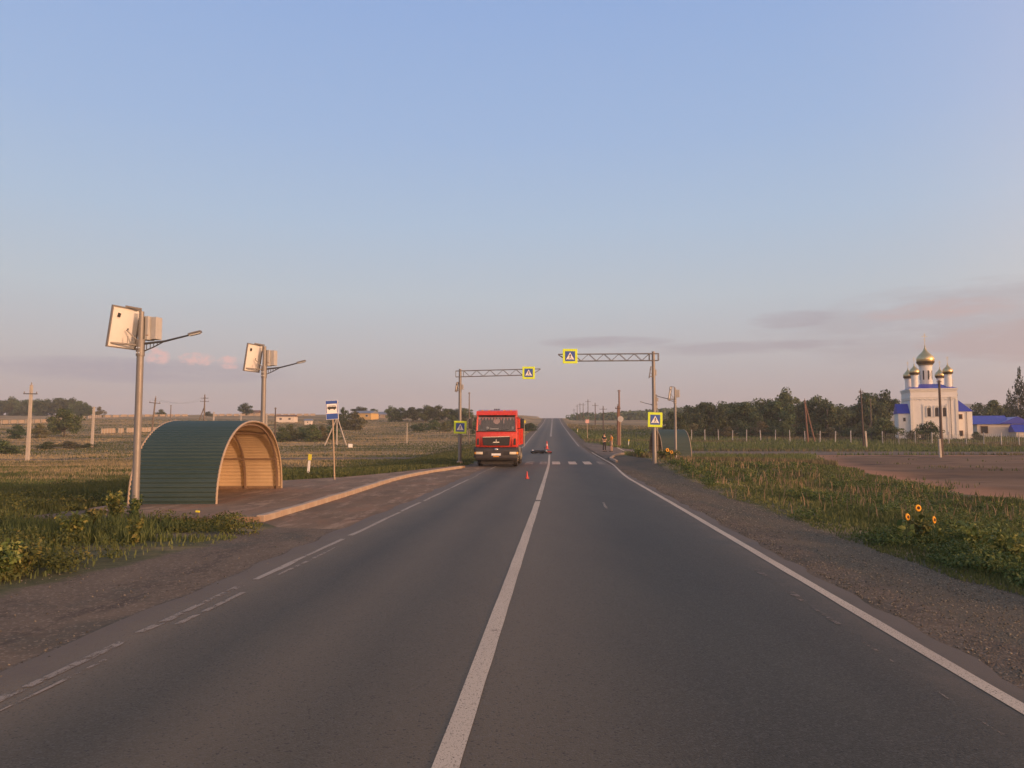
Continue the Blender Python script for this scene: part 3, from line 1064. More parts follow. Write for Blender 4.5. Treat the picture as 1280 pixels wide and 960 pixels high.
def shelter(name, loc, rz, half, h, depth, label, group):
    """opening towards local +X, the barrel runs along X from 0 to -depth"""
    root = empty(name, loc, rz, label, 'bus shelter', group)
    pts = resample(arch_pts(half, h, 240), .028)
    n = len(pts)
    prof = []
    for i, p in enumerate(pts):
        d = (pts[min(i + 1, n - 1)] - pts[max(0, i - 1)]).normalized()
        nrm = Vector((0, -d.z, d.y))
        ph = i % 4                                   # trapezoid ribs, one every 11 cm
        prof.append((p, nrm, .018 if ph in (0, 1) else 0.0))
    sheets = 3
    for k in range(sheets):                          # three courses of sheet side by side, each lapping the next
        x0 = -depth * k / sheets
        x1 = -depth * (k + 1) / sheets - (.03 if k < sheets - 1 else 0)
        lift = .0025 * (sheets - 1 - k)
        mo, mi_ = MB(), MB()
        vo, vi = [], []
        for p, nrm, o in prof:
            for x in (x0, x1):
                vo.append((x, p.y + nrm.y * (o + .006 + lift), p.z + nrm.z * (o + .006 + lift)))
                vi.append((x, p.y + nrm.y * (o * .45 - .008 + lift), p.z + nrm.z * (o * .45 - .008 + lift)))
        fs_ = [(2 * i, 2 * i + 1, 2 * i + 3, 2 * i + 2) for i in range(n - 1)]
        me = MB().add(vo, fs_).mesh('roof_sheet', M['green_sheet'], False)
        link_mesh('roof_sheet', me, root)
        me = MB().add(vi, fs_).mesh('lining_sheet', M['tan_sheet'], False)
        link_mesh('lining_sheet', me, root)
    # edge trims and inner hoops
    for x in (0.012, -depth - .012):
        q_ = arch_pts(half, h, 40, .005)
        MB().tube([(x, p[0], p[1]) for p in q_], .028, 8).build('edge_trim', M['rim_trim'], root, True)
    for x in (-.10, -depth * .53, -depth + .06):
        q_ = arch_pts(half, h, 40, -.05)
        mb = MB()
        V, Fc = [], []
        for i, p in enumerate(q_):
            a = math.pi * i / 40
            ny, nz = -math.cos(a), math.sin(a)
            for (du, dv) in ((-.03, 0), (.03, 0), (.03, -.05), (-.03, -.05)):
                V.append((x + du, p[0] + ny * dv, p[1] + nz * dv))
        for i in range(len(q_) - 1):
            for k in range(4):
                Fc.append((i * 4 + k, i * 4 + (k + 1) % 4, (i + 1) * 4 + (k + 1) % 4, (i + 1) * 4 + k))
        mb.add(V, Fc).build('hoop', M['brown_steel'], root)
    for (sy, fz) in ((1, .48), (1, .86), (-1, .48), (-1, .86)):
        z = h * fz
        yb = sy * half * (1 - fz ** 2.25) ** (1 / 2.25)
        mb = MB().box((-depth / 2, yb - sy * .075, z - .02), (depth - .1, .05, .05))
        mb.build('purlin', M['brown_steel'], root)
    # back wall in ribbed sheet, a plank bench along it
    bw = arch_pts(half - .05, h - .05, 30)
    MB().prism([(p[0], p[1]) for p in bw], -depth + .03, -depth + .05, 'X').build('back_wall', M['tan_sheet'], root)
    for k in range(3):
        MB().box((-depth + .22 + .13 * k, 0, .45), (.115, half * 1.2, .04)).build('bench_plank', M['fence_tan'], root)
    for yb in (-half * .5, 0, half * .5):
        MB().box((-depth + .34, yb, .215), (.34, .06, .43)).build('bench_leg', M['brown_steel'], root)
    MB().box((-depth / 2, half + .01, .05), (depth, .1, .14)).build('sill', M['brown_steel'], root)
    return root


SHX, SHY = -7.15, 21.35
shelter('bus_shelter', (SHX, SHY, .07), R(1.5), 2.85, 2.07, 2.05, 'green corrugated barrel bus shelter with tan inside standing beside the kerb', 'barrel bus shelters')
yq = 58.0
shelter('bus_shelter', (at(823, yq) + .1, yq + 1.9, float(G(at(840, yq), yq)) + .0), R(180 + 1.5), 2.5, 2.35, 2.15, 'dull green bus shelter seen from its closed flank among weeds behind the zebra sign', 'barrel bus shelters')

# ------------------------------------------------------------------ solar street lamps


def solar_gear(root, z, side, s=1.0, pw=.78, turn=72):
    """a panel leaning off the pole and a battery cabinet behind it; z = height of their middle"""
    pn = empty('solar_panel', (-.34 * s, -.10 * s, z - .05), 0, parent=root)
    pn.rotation_euler = (R(9), 0, R(turn))
    mb = MB().box((0, .012, 0), (pw * s, .012, .92 * s))
    mb.build('backsheet', M['backsheet'], pn)
    MB().box((0, .022, 0), (pw * s - .03, .006, .89 * s)).build('cell_glass', M['pv'], pn)
    for (cx, cz, w, h_) in ((0, .46 * s, pw * s + .03, .03), (0, -.46 * s, pw * s + .03, .03), (pw / 2 * s, 0, .03, .92 * s - .03), (-pw / 2 * s, 0, .03, .92 * s - .03)):
        MB().box((cx, .005, cz), (w, .045, h_)).build('frame_bar', M['galv'], pn)
    MB().box((-.2 * s, -.015, .27 * s), (.06, .03, .09), (0, R(12), 0)).build('junction_box', M['black'], pn)
    MB().box((.1 * s, -.012, -.02), (.02, .015, .05)).build('cable_clip', M['black'], pn)
    class br:
        @staticmethod
        def tube(p, r, n):
            MB().tube(p, r, n).build('panel_bracket', M['galv'], root)
    br.tube([(0, 0, z + .40 * s), (-.30 * s, -.16 * s, z + .44 * s)], .022, 6)
    br.tube([(0, 0, z - .44 * s), (-.5 * s, -.36 * s, z - .42 * s)], .022, 6)
    br.tube([(0, 0, z - .40 * s), (-.28 * s, -.12 * s, z - .1 * s)], .014, 6)
    br.tube([(-.2 * s, -.2 * s, z - .43 * s), (-.2 * s, -.2 * s, z - .25 * s)], .012, 6)
    cb = MB().box((.085 * s, .16, z - .03), (.18 * s, .24 * s, .55 * s), (0, 0, R(-14)), bev=.012).build('battery_cabinet', M['box_grey'], root)
    cb2 = MB().box((.26 * s, .18, z - .025), (.16 * s, .21 * s, .52 * s), (0, 0, R(-14)), bev=.012).build('battery_cabinet', M['box_grey'], root)
    MB().box((.12 * s, .03, z - .2 * s), (.07, .006, .02), (0, 0, R(-14))).build('label_plate', M['stone_red'], cb)
    MB().box((.05 * s, .06, z - .03), (.03, .05, .5 * s)).build('cabinet_strap', M['dark_metal'], root)


def solar_lamp(loc, h, side, label, s=1.0, turn=70, rz=0.0):
    root = empty('street_lamp', loc, rz, label, 'street lamp', 'solar street lamps at the bus stops')
    MB().tube([(0, 0, -.3), (0, 0, h * .80)], [.083, .077], 14).build('pole', M['galv'], root, True)
    MB().tube([(0, 0, h * .80), (0, 0, h)], [.06, .056], 12).build('mast_top', M['galv'], root, True)
    MB().lathe([(.092, h * .775), (.094, h * .778), (.094, h * .855), (.092, h * .858)], 14).build('collar', M['galv'], root, True)
    for zz in (.79, .815):
        for xx in (-.035, .02):
            MB().box((xx, -.1, h * zz), (.028, .02, .028)).build('bolt', M['chrome'], root)
    z0 = h * .838
    a = MB()
    a.tube([(side * .09, 0, z0), (side * .55, 0, z0 + .055), (side * 1.16, 0, z0 + .21)], [.028, .024, .02], 8)
    a.tube([(side * .09, 0, z0 - .17), (side * .3, 0, z0 - .08), (side * .52, 0, z0 + .04)], .014, 6)
    for k in (.14, .22, .30, .38):
        a.tube([(side * k, 0, z0 + .01), (side * k, 0, z0 - .17 + .43 * (k - .09) + .0)], .010, 5)
    a.build('lamp_arm', M['dark_metal'], root, True)
    hd = empty('lamp_head', (side * 1.24, 0, z0 + .235), 0, parent=root)
    hd.rotation_euler = (0, R(-14 * side), 0)
    MB().box((0, 0, .012), (.30, .12, .05), bev=.012).build('housing', M['grey_metal'], hd)
    MB().box((0, 0, -.022), (.25, .10, .02)).build('lens', M['lens'], hd)
    solar_gear(root, h * .925, side, s, turn=turn)
    return root


x, y = at(173, 17.5), 17.5
solar_lamp((x, y, float(G(x, y)) + .02), 4.57 - float(G(x, y)), 1, 'near solar street lamp with pale panel rising at the front end of the green shelter')
x, y = at(329, 25.6), 25.6
solar_lamp((x, y, .05), 4.70, 1, 'solar street lamp rising behind the crown of the green shelter', s=.98)
x, y = at(844, 50), 50
zg = float(G(x, y))
solar_lamp((x, y, zg), 4.95 - zg, -1, 'solar street lamp in front of the far green shelter flank, arm towards the road', s=.95, turn=76, rz=R(-6))
x, y = at(820.5, 66), 66
zg = float(G(x, y))
solar_lamp((x, y, zg), 5.4 - zg, -1, 'slim solar street lamp mostly hidden behind the gantry pole', s=.6, turn=80, rz=R(-4))

# ------------------------------------------------------------------ signs


def ped_sign(parent, c, size, tilt=0.0):
    """white triangle with a walking figure on blue, on a yellow-green board; faces -Y"""
    sg = empty('crossing_sign', c, 0, parent=parent)
    sg.rotation_euler = (0, R(tilt), 0)
    t = size
    MB().box((0, 0, 0), (t, .03, t), bev=.01).build('backing_board', M['lime_sign'], sg)
    f = MB()
    u = t * .34
    f.box((0, -.019, 0), (2 * u, .006, 2 * u), mi=0)
    w = u * .82
    f.prism([(-w, -w * .82), (w, -w * .82), (0, w * .95)], -.028, -.0225, 'Y', mi=1)
    k = u / 1.0

    def bar(a, b_, wd):
        a, b_ = Vector((a[0], a[1])), Vector((b_[0], b_[1]))
        d = (b_ - a).normalized()
        nn = Vector((-d.y, d.x)) * wd / 2
        f.prism([tuple((a + nn) * k), tuple((b_ + nn) * k), tuple((b_ - nn) * k), tuple((a - nn) * k)], -.034, -.0285, 'Y', mi=2)
    f.prism([(.03 * k + .085 * k * math.cos(q_), .36 * k + .085 * k * math.sin(q_)) for q_ in np.linspace(0, 2 * math.pi, 10, endpoint=False)], -.034, -.0285, 'Y', mi=2)
    bar((.02, .28), (-.02, -.10), .17)
    bar((-.03, -.08), (-.20, -.52), .10)
    bar((.0, -.08), (.16, -.30), .10)
    bar((.15, -.28), (.20, -.54), .085)
    bar((.05, .24), (.24, .02), .07)
    bar((-.03, .24), (-.22, .04), .07)
    for i in range(5):
        xx = -.52 + .26 * i
        f.prism([((xx - .06) * k, -.66 * k), ((xx + .06) * k, -.66 * k), ((xx + .04) * k, -.57 * k), ((xx - .04) * k, -.57 * k)], -.034, -.0285, 'Y', mi=2)
    f.build('sign_face', [M['blue_sign'], M['white_sign'], M['black_sign']], sg)
    return sg


def gantry(loc, h, side, span, soff, label, zs, pole_sign_z, tilt=0.0, rz=0.0, paneldir=74):
    root = empty('sign_gantry', loc, rz, label, 'sign gantry', 'crossing gantries')
    MB().tube([(0, 0, -.4), (0, 0, h * .78), (0, 0, h)], [.115, .095, .085], 14).build('pole', M['galv'], root, True)
    if side > 0:
        MB().lathe([(.2, -.05), (.2, .06), (.13, .12), (.12, .12)], 12).build('pole_base', M['kerb'], root)
    z1, z0 = h - .12, h - .50
    slope = tilt
    m_ = MB()
    zt = lambda d: z1 + slope * d
    zb = lambda d: z0 + slope * d
    for yy in (-.10, .10):
        m_.tube([(-side * .28, yy, zt(-.28)), (side * span, yy * .4, zt(span))], .024, 6)
        m_.tube([(-side * .28, yy, zb(-.28)), (side * (span - .55), yy, zb(span - .55)), (side * span, yy * .4, zt(span) - .02)], .022, 6)
        for d in (-.28, .22):
            m_.tube([(side * d, yy, zt(d)), (side * d, yy, zb(d))], .02, 6)
        k, up_ = .22, False
        while k < span - .75:
            k2 = k + .42
            m_.tube([(side * k, yy, zb(k) if up_ else zt(k)), (side * k2, yy, zt(k2) if up_ else zb(k2))], .015, 5)
            k, up_ = k2, not up_
    k = .22
    while k < span - .5:
        m_.tube([(side * k, -.1, zt(k)), (side * k, .1, zt(k))], .012, 5)
        m_.tube([(side * k, -.1, zb(k)), (side * k, .1, zb(k))], .012, 5)
        k += .84
    m_.build('truss_arm', M['grey_metal'], root, True)
    ped_sign(root, (side * soff, -.16, zs), .80)
    ps = ped_sign(root, (.02, -.15, pole_sign_z), .80, tilt=1.5)
    for dz in (-.22, .22):
        MB().box((0, -.10, pole_sign_z + dz), (.26, .06, .03)).build('sign_clamp', M['dark_metal'], root)
    solar_gear(root, h - 1.12, side, .62, pw=.62, turn=paneldir)
    return root


x, y = at(575, 49), 49
gantry((x, y, .10), 5.98, 1, 5.15, 4.38, 'sign gantry with crossing signs beside the parked red truck', 5.62 + .12, 2.25, tilt=.03, rz=R(3))
x, y = at(817.5, 42), 42
zg = float(G(x, y))
gantry((x, y, zg), 6.42 - zg, -1, 5.25, 4.62, 'sign gantry reaching over the road from the weedy verge by the far shelter', 6.12 - zg, 2.67 - zg, tilt=-.012, rz=R(3), paneldir=80)


def bus_sign(loc, h, lean, rz, label, w=.46, hh=.72):
    root = empty('bus_stop_sign', loc, rz, label, 'bus stop sign', 'bus stop signs')
    root.rotation_euler = (0, R(lean), rz)
    MB().tube([(0, 0, -.3), (0, 0, h)], .03, 10).build('post', M['rim_trim'], root, True)
    sg = empty('sign_plate', (-.01, -.045, h - hh / 2 + .02), 0, parent=root)
    sg.rotation_euler = (0, R(-1.5), R(10))
    f = MB()
    f.box((0, 0, 0), (w, .025, hh), mi=1, bev=.006)
    f.box((0, -.015, hh * .405), (w - .03, .006, hh * .165), mi=0)
    f.box((0, -.015, -hh * .335), (w - .03, .006, hh * .29), mi=0)
    for sx in (-1, 1):
        f.box((sx * (w / 2 - .027), -.015, .066), (.024, .006, hh * .50), mi=0)
    zc = .075
    f.box((0, -.016, zc + .005), (w * .70, .006, .085), mi=2, bev=.002)
    f.box((0, -.017, zc + .065), (w * .62, .006, .055), mi=2)
    for k in range(5):
        f.box((-.11 + .055 * k, -.0215, zc + .062), (.036, .005, .034), mi=1)
    for xx in (-.09, .09):
        f.prism([(xx + .028 * math.cos(q_), zc - .045 + .028 * math.sin(q_)) for q_ in np.linspace(0, 6.283, 10, endpoint=False)], -.021, -.015, 'Y', mi=2)
    f.build('sign_face', [M['blue_sign'], M['white_sign'], M['black_sign']], sg)
    MB().box((0, .016, 0), (w * .9, .006, hh * .94)).build('sign_back', M['galv'], sg)


x, y = at(419.5, 29.2), 29.2
bus_sign((x, y, float(RZ(y)) + .12), 2.95, -2.6, 0, 'blue and white bus stop sign on a thin leaning post at the platform edge')
x, y = at(821.5, 56), 56
zg = float(G(x, y))
bus_sign((x, y, zg), 3.7 - zg, 0.5, R(70), 'bus stop sign turned almost edge-on behind the right gantry pole')


def delineator(px, y, h, label, cap=True):
    x = at(px, y)
    root = empty('delineator_post', (x, y, float(G(x, y))), 0, label, 'delineator post', 'white roadside marker posts')
    root.rotation_euler = (R(random.uniform(-3, 3)), R(5 if cap else 0), 0)
    MB().prism([(-.06, -.2), (.06, -.2), (.045, h * .68), (-.045, h * .68)], -.03, .03, 'Y').build('post', M['white_paint'], root)
    if cap:
        MB().box((.005, 0, h * .69 + .14), (.15, .07, .26), bev=.01).build('reflector_cap', M['yellow_cap'], root)
    else:
        MB().box((0, 0, h * .68 + .06), (.1, .06, .12)).build('reflector_band', M['black_sign'], root)


delineator(386.5, 34, .93, 'white marker post with yellow cap on the grass beyond the shelter')
delineator(785, 105, .9, 'small white marker post beyond the side road')
delineator(721.5, 150, .9, 'tiny white marker post on the far roadside')
x, y = at(252.5, 15.4), 15.4
rt = empty('marker_peg', (x, y, float(G(x, y))), 0, 'short peg with a pale yellow top in the weeds before the shelter', 'peg')
MB().tube([(0, 0, -.1), (0, 0, .2)], .012, 6).build('stick', M['wood'], rt)
MB().box((-.03, 0, .22), (.085, .04, .04), (0, R(6), 0), bev=.01).build('top', M['yellow_cap'], rt)


def small_sign(px, y, top, shape, size, matn, label, pole_m='rim_trim', base=None):
    x = at(px, y)
    zg = float(G(x, y)) if base is None else base
    root = empty('road_sign', (x, y, zg), 0, label, 'road sign')
    h = hz(top, y) - zg
    MB().tube([(0, 0, -.3), (0, 0, h)], .045, 8).build('post', M[pole_m], root, True)
    if shape == 'oct':
        pr = [(size / 2 * math.cos(a), h - size / 2 + size / 2 * math.sin(a)) for a in np.linspace(math.pi / 8, math.pi / 8 + 2 * math.pi, 8, endpoint=False)]
    else:
        pr = [(-size / 2, h - size), (size / 2, h - size), (size / 2, h), (-size / 2, h)]
    MB().prism(pr, -.075, -.05, 'Y').build('sign_plate', M[matn], root)


small_sign(734.0, 118, 524.5, 'sq', .55, 'pink_cloth', 'small pale square sign on a thin post along the far road')
small_sign(775.5, 97.5, 520, 'oct', .78, 'box_grey', 'grey back of an octagonal sign beside the wooden pole at the junction')
small_sign(655.2, 92, 525.5, 'sq', .34, 'yellow_cap', 'little yellowish roadside sign just past the parked truck')

# ------------------------------------------------------------------ utility poles


def util_pole(px, y, top, mat, label, arms=(), lean=0.0, r=.14, base_py=None, stub=None, braces=(), name='utility_pole', rz=0.0, square=False, wires=False):
    x = at(px, y)
    zg = float(G(x, y))
    h = hz(top, y) - zg
    root = empty(name, (x, y, zg), rz, label, 'utility pole', 'power line poles')
    root.rotation_euler = (0, R(lean), rz)
    p = MB()
    if square:
        p.tube([(0, 0, -.5), (0, 0, h)], [r * 1.15, r * .8], 4)
    else:
        p.tube([(0, 0, -.5), (0, 0, h)], [r * 1.1, r * .7], 9)
    p.build('pole', M[mat], root, not square)
    for (dz, ln) in arms:
        a = MB().box((0, -.1, h - dz), (ln, .09, .09)).build('crossarm', M['darkwood'] if mat != 'concrete' else M['dark_metal'], root)
        n = max(2, int(ln / .45))
        for k in range(n):
            xx = -ln / 2 + .08 + (ln - .16) * k / (n - 1)
            MB().lathe([(.025, .03), (.05, .09), (.035, .13), (.06, .17), (.03, .24)], 7, (xx, -.1, h - dz)).build('insulator', M['porcelain'], a)
    if not arms:
        for sx in (-1, 1):
            MB().lathe([(.025, .0), (.05, .08), (.03, .16)], 7, (sx * r * 1.3, 0, h - .2)).build('insulator', M['porcelain'], root)
    else:
        MB().lathe([(.03, 0), (.06, .12), (.03, .26)], 7, (0, 0, h)).build('insulator', M['porcelain'], root)
    if stub:
        sh, sm, off = stub
        MB().box((off, -.12, sh / 2 - .2), (.22, .2, sh + .4), (0, R(-1.5), 0), bev=.02).build('ground_stub', M[sm], root)
    for (bx, by, bz) in braces:
        MB().tube([(bx, by, -.2), (0, 0, bz)], [r * .9, r * .6], 8).build('brace', M[mat], root, True)
    return root


util_pole(37, 80, 481, 'concrete', 'pale concrete power pole with insulator crossarm standing in the open meadow', arms=((.95, 1.45),), r=.19, square=True, lean=.6)
util_pole(116.5, 112, 508.5, 'concrete', 'bare concrete pole without crossarm beside the big dark bush', r=.2, square=True, lean=1.0)
util_pole(189, 108, 497, 'wood', 'leaning wooden cross-shaped power pole just beside the near lamp post', arms=((.75, 1.55),), lean=4.5, r=.13)
util_pole(255.5, 190, 493.5, 'wood', 'wooden transformer pole with two crossarms rising over the shelter roof', arms=((.9, 1.9), (1.7, 2.2)), braces=((-1.9, 0, 5.2),), r=.2)
util_pole(213.5, 170, 506.5, 'wood', 'thin bare pole between the near lamp and the shelter roofline', r=.13)
util_pole(267.5, 185, 515, 'concrete', 'short pale stump pole over the shelter roofline', r=.2, square=True)
util_pole(301.5, 185, 516.5, 'concrete', 'shortest pale pole over the shelter crown', r=.18, square=True)
util_pole(333.5, 170, 517, 'concrete', 'pale pole just right of the second lamp post', r=.2, square=True)
util_pole(344.3, 118, 509.5, 'darkwood', 'thin dark wooden pole behind the shelter opening', r=.11)
util_pole(421.5, 118, 502.5, 'concrete', 'pale tripod power pole with two struts behind the bus stop sign', braces=((-1.75, -.6, 4.3), (1.75, -.9, 4.4)), r=.12)
util_pole(509, 125, 529, 'concrete', 'short thin post standing alone in the meadow slope', r=.09)
util_pole(586.5, 115, 490.5, 'wood', 'tall thin grey pole between the left gantry and the truck', r=.10)
# along the far right side of the road
util_pole(772.2, 98, 507.5, 'redwood', 'shorter brown pole of the pair at the junction', r=.15, arms=((.35, .7),))
util_pole(774.0, 100, 487.5, 'redwood', 'tall brown pole of the pair at the junction', r=.14)
for i, (px, y, tp, lb) in enumerate([
        (754, 205, 508, 'nearest of the crossarm poles receding along the far road'),
        (744, 250, 504, 'crossarm pole of the far road line before the wooded ridge'),
        (735, 290, 499.5, 'tallest looking crossarm pole of the line receding to the horizon'),
        (729, 340, 504, 'crossarm pole of the receding line beside the tallest one'),
        (725, 380, 504, 'thin pole of the receding line near the road crest'),
        (721.5, 420, 506, 'tiny pole of the receding line close to the crest'),
        (717.5, 460, 511, 'farthest tiny pole of the line beside the road crest')]):
    util_pole(px, y, tp, 'darkwood', lb, arms=((.8, 2.0),) if i < 4 else ((.8, 1.8),), r=.16, rz=R(8))
util_pole(1009, 116, 500, 'redwood', 'reddish strutted pole before the tree belt', r=.14, lean=-3, braces=((1.1, 0, 6.2),), arms=((.5, .5),))
util_pole(1078.5, 100, 488, 'darkwood', 'dark pole on a pale concrete stub beside the earth yard', r=.13, lean=-1.6, stub=(2.1, 'concrete', .28), arms=((.25, .6),))
util_pole(1175.3, 78, 475.5, 'darkwood', 'tall dark pole on a concrete stub in front of the white church', r=.15, stub=(1.9, 'concrete', -.24))
util_pole(1034, 150, 512, 'wood', 'thin pale pole half hidden in the tree belt', r=.11)
util_pole(1088.5, 125, 499, 'wood', 'thin pale pole in front of the trees next to the church', r=.09)
util_pole(1273, 150, 489, 'concrete', 'pale pole in front of the tall dark pines', r=.14)

# ------------------------------------------------------------------ fences
root = empty('post_fence', (at(864, 124), 124, 0), 0, 'long fence of white concrete posts and wire before the trees and church', 'fence')
fp = []
px = 847.0
while px < 1300:
    Yf = 124 - (px - 864) / 416 * 19
    fp.append((at(px, Yf), Yf))
    px += 16.8 + 6.0 * max(0, (px - 864)) / 416
pm_ = MB().prism([(-.058, -.3), (.058, -.3), (.058, 1.75), (0, 1.85), (-.058, 1.75)], -.055, .055, 'Y').mesh('post', M['fence_post'])
ro = Vector(root.location)
for (x, y) in fp:
    o = link_mesh('post', pm_, root, Vector((x, y, float(G(x, y)) + random.uniform(-.08, .08))) - ro)
    o.rotation_euler = (random.uniform(-.03, .03), random.uniform(-.05, .05), random.uniform(-.2, .2))
for hh in (.45, .95, 1.45):
    MB().tube([(x - ro.x, y - ro.y - .08, float(G(x, y)) + hh) for x, y in fp], .009, 4).build('wire', M['dark_metal'], root)
mesh_p = MB()
for i in range(len(fp) - 1):
    if fp[i][0] < at(1090, 113):
        continue
    (xa, ya), (xb, yb) = fp[i], fp[i + 1]
    for k in range(9):
        t = k / 9
        x, y = xa + (xb - xa) * t - ro.x, ya + (yb - ya) * t - ro.y
        z = float(G(x + ro.x, y + ro.y))
        mesh_p.box((x, y - .06, z + .85), (.02, .02, 1.5))
o = mesh_p.build('wire_mesh', M['galv'], root)
o['kind'] = 'stuff'


def board_fence(name, path, panel, hgt, label, gap=.75, mat='fence_tan'):
    pts = along(path, panel)
    root = empty(name, (pts[0].x, pts[0].y, 0), 0, label, 'fence')
    ro = pts[0]
    me = MB().box((0, 0, hgt / 2 + .08), (panel - gap, .05, hgt)).mesh('panel', M[mat])
    pmh = MB().box((0, 0, hgt / 2), (.16, .14, hgt + .22)).mesh('post', M['concrete'])
    for i in range(len(pts) - 1):
        a, b_ = pts[i], pts[i + 1]
        m_ = (a + b_) / 2
        if random.random() < .10:
            continue
        o = link_mesh('panel', me, root, (m_.x - ro.x, m_.y - ro.y, float(G(m_.x, m_.y)) + random.uniform(-.07, .05)))
        o.rotation_euler = (random.uniform(-.04, .04), math.atan2(float(G(a.x, a.y)) - float(G(b_.x, b_.y)), panel), math.atan2(b_.y - a.y, b_.x - a.x))
        link_mesh('post', pmh, root, (a.x - ro.x, a.y - ro.y, float(G(a.x, a.y))))
    return root


board_fence('panel_fence', [(at(-30, 205), 205), (at(60, 225), 225), (at(100, 262), 262), (at(130, 290), 290)], 2.4, 1.0, 'tan panel fence climbing the hillside under the dark wood')
board_fence('panel_fence', [(at(130, 292), 292), (at(230, 310), 310), (at(400, 330), 330)], 2.8, .9, 'long pale panel fence along the skyline behind the lamps')
board_fence('picket_fence', [(at(128, 160), 160), (at(200, 168), 168)], .55, .95, 'broken row of low pale pickets in the dry grass slope', gap=.16)

# ------------------------------------------------------------------ houses far off


def house(name, px, y, w, d, h, roofh, wall, roof, label, rz=0.0, base=None, gable=True, windows=2):
    x = at(px, y)
    zg = float(G(x, y)) if base is None else base
    root = empty(name, (x, y, zg), rz, label, 'house')
    MB().box((0, 0, h / 2 - .3), (w, d, h + .6)).build('wall', M[wall], root)
    o = .25
    if gable:
        MB().prism([(-d / 2 - o, h - .05), (d / 2 + o, h - .05), (0, h + roofh)], -w / 2 - o, w / 2 + o, 'X').build('roof', M[roof], root)
    else:
        MB().prism([(-w / 2 - o, h - .05), (w / 2 + o, h - .05), (0, h + roofh)], -d / 2 - o, d / 2 + o, 'Y').build('roof', M[roof], root)
    for k in range(windows):
        xx = -w / 2 + w * (k + .5) / windows
        f = MB().box((xx, -d / 2 - .01, h * .55), (w * .16, .06, h * .36)).build('window', M['white_paint'], root)
        MB().box((xx, -d / 2 - .045, h * .55), (w * .13, .03, h * .3)).build('pane', M['win_dark'], f)
    return root


house('cottage', 359, 235, 5.4, 4, 1.7, .5, 'white_wall', 'brown_roof', 'low white cottage with flat brown roof beyond the shelter opening')
house('shed', 386, 215, 1.8, 2, 1.1, .5, 'white_wall', 'slate_roof', 'tiny white shed among the shrubs beyond the shelter', windows=1)
house('house', 458, 265, 6.4, 6, 2.0, .9, 'yellow_wall', 'slate_roof', 'yellow house with slate blue roof on the far slope', rz=R(-15))
house('house', 480, 285, 4.4, 5, 1.2, 1.0, 'fence_tan', 'slate_roof', 'small house showing mainly its slate roof beside the yellow one')
house('cottage', 316, 330, 6, 5, 1.3, 1.0, 'fence_tan', 'brown_roof', 'dim brown roofed cottage on the skyline behind the second lamp')
for k, (px, y) in enumerate([(438.5, 112), (615, 150)][:1]):
    x = at(px, y)
    ob = MB().box((0, 0, .25), (.62, .5, .6), (0, 0, .3), bev=.05).build('white_block', M['white_paint'], None, False, (x, y, float(G(x, y))))
    tag(ob, 'small white block lying in the dry grass by the tripod pole', 'block')

# two sagging wires between the leaning pole and the transformer pole
pa = Vector((at(189, 108) + .6, 108, hz(500, 108)))
pb = Vector((at(255.5, 190) - .5, 190, hz(498, 190)))
pwr = empty('power_line', pa, 0, 'pair of thin sagging wires from the leaning pole to the transformer pole', 'power line')
for off in (-.55, .55):
    pts_ = []
    for k in range(15):
        t = k / 14
        p = pa.lerp(pb, t)
        pts_.append((p.x - pa.x + off, p.y - pa.y, p.z - pa.z - 1.6 * 4 * t * (1 - t) * .5))
    MB().tube(pts_, .012, 4).build('wire', M['dark_metal'], pwr)

# ------------------------------------------------------------------ the church
YC = 131.0
xch = at(1161, YC)
ch = empty('church', (xch, YC, float(G(xch, YC)) - .05), R(-15.7), 'white church with blue roofs and gilded onion domes behind the post fence', 'church')
HW = 3.5
H1 = 8.45


def onion(parent, c, r, h, cross_h, n=20):
    prof = [(.80, -.10), (.86, -.02), (.93, .06), (1.0, .20), (.99, .28), (.90, .39), (.72, .50), (.50, .60), (.30, .71), (.17, .82), (.09, .93), (.05, 1.0)]
    dm = MB().lathe([(r * a, h * b_) for a, b_ in prof], n, c).build('dome', M['gold'], parent, True)
    MB().lathe([(r * .70, -h * .14), (r * .98, h * .02), (r * 1.0, h * .10), (r * .9, h * .0), (r * .6, -h * .14)], n, c).build('dome_skirt', M['dark_gold'], dm, True)
    x, y, z = c
    cr = MB().ball((x, y, z + h * 1.03), r * .09, 8)
    t = max(.035, cross_h * .022)
    cr.box((x, y, z + h + cross_h / 2), (t, t, cross_h))
    cr.box((x, y, z + h + cross_h * .74), (cross_h * .40, t, t))
    cr.box((x, y, z + h + cross_h * .86), (cross_h * .20, t, t))
    cr.box((x, y, z + h + cross_h * .50), (cross_h * .24, t, t), (0, R(22), 0))
    cr.build('cross', M['gold'], dm)


main = MB().box((0, 0, H1 / 2 - .25), (2 * HW, 2 * HW, H1 + .5)).build('wall', M['church_wall'], ch)
for (z, o, t) in ((H1 - .12, .16, .24), (H1 - .42, .09, .16), (H1 - 1.5, .07, .14), (.35, .12, .7)):
    MB().box((0, 0, z), (2 * HW + 2 * o, 2 * HW + 2 * o, t)).build('cornice', M['church_trim'], ch)
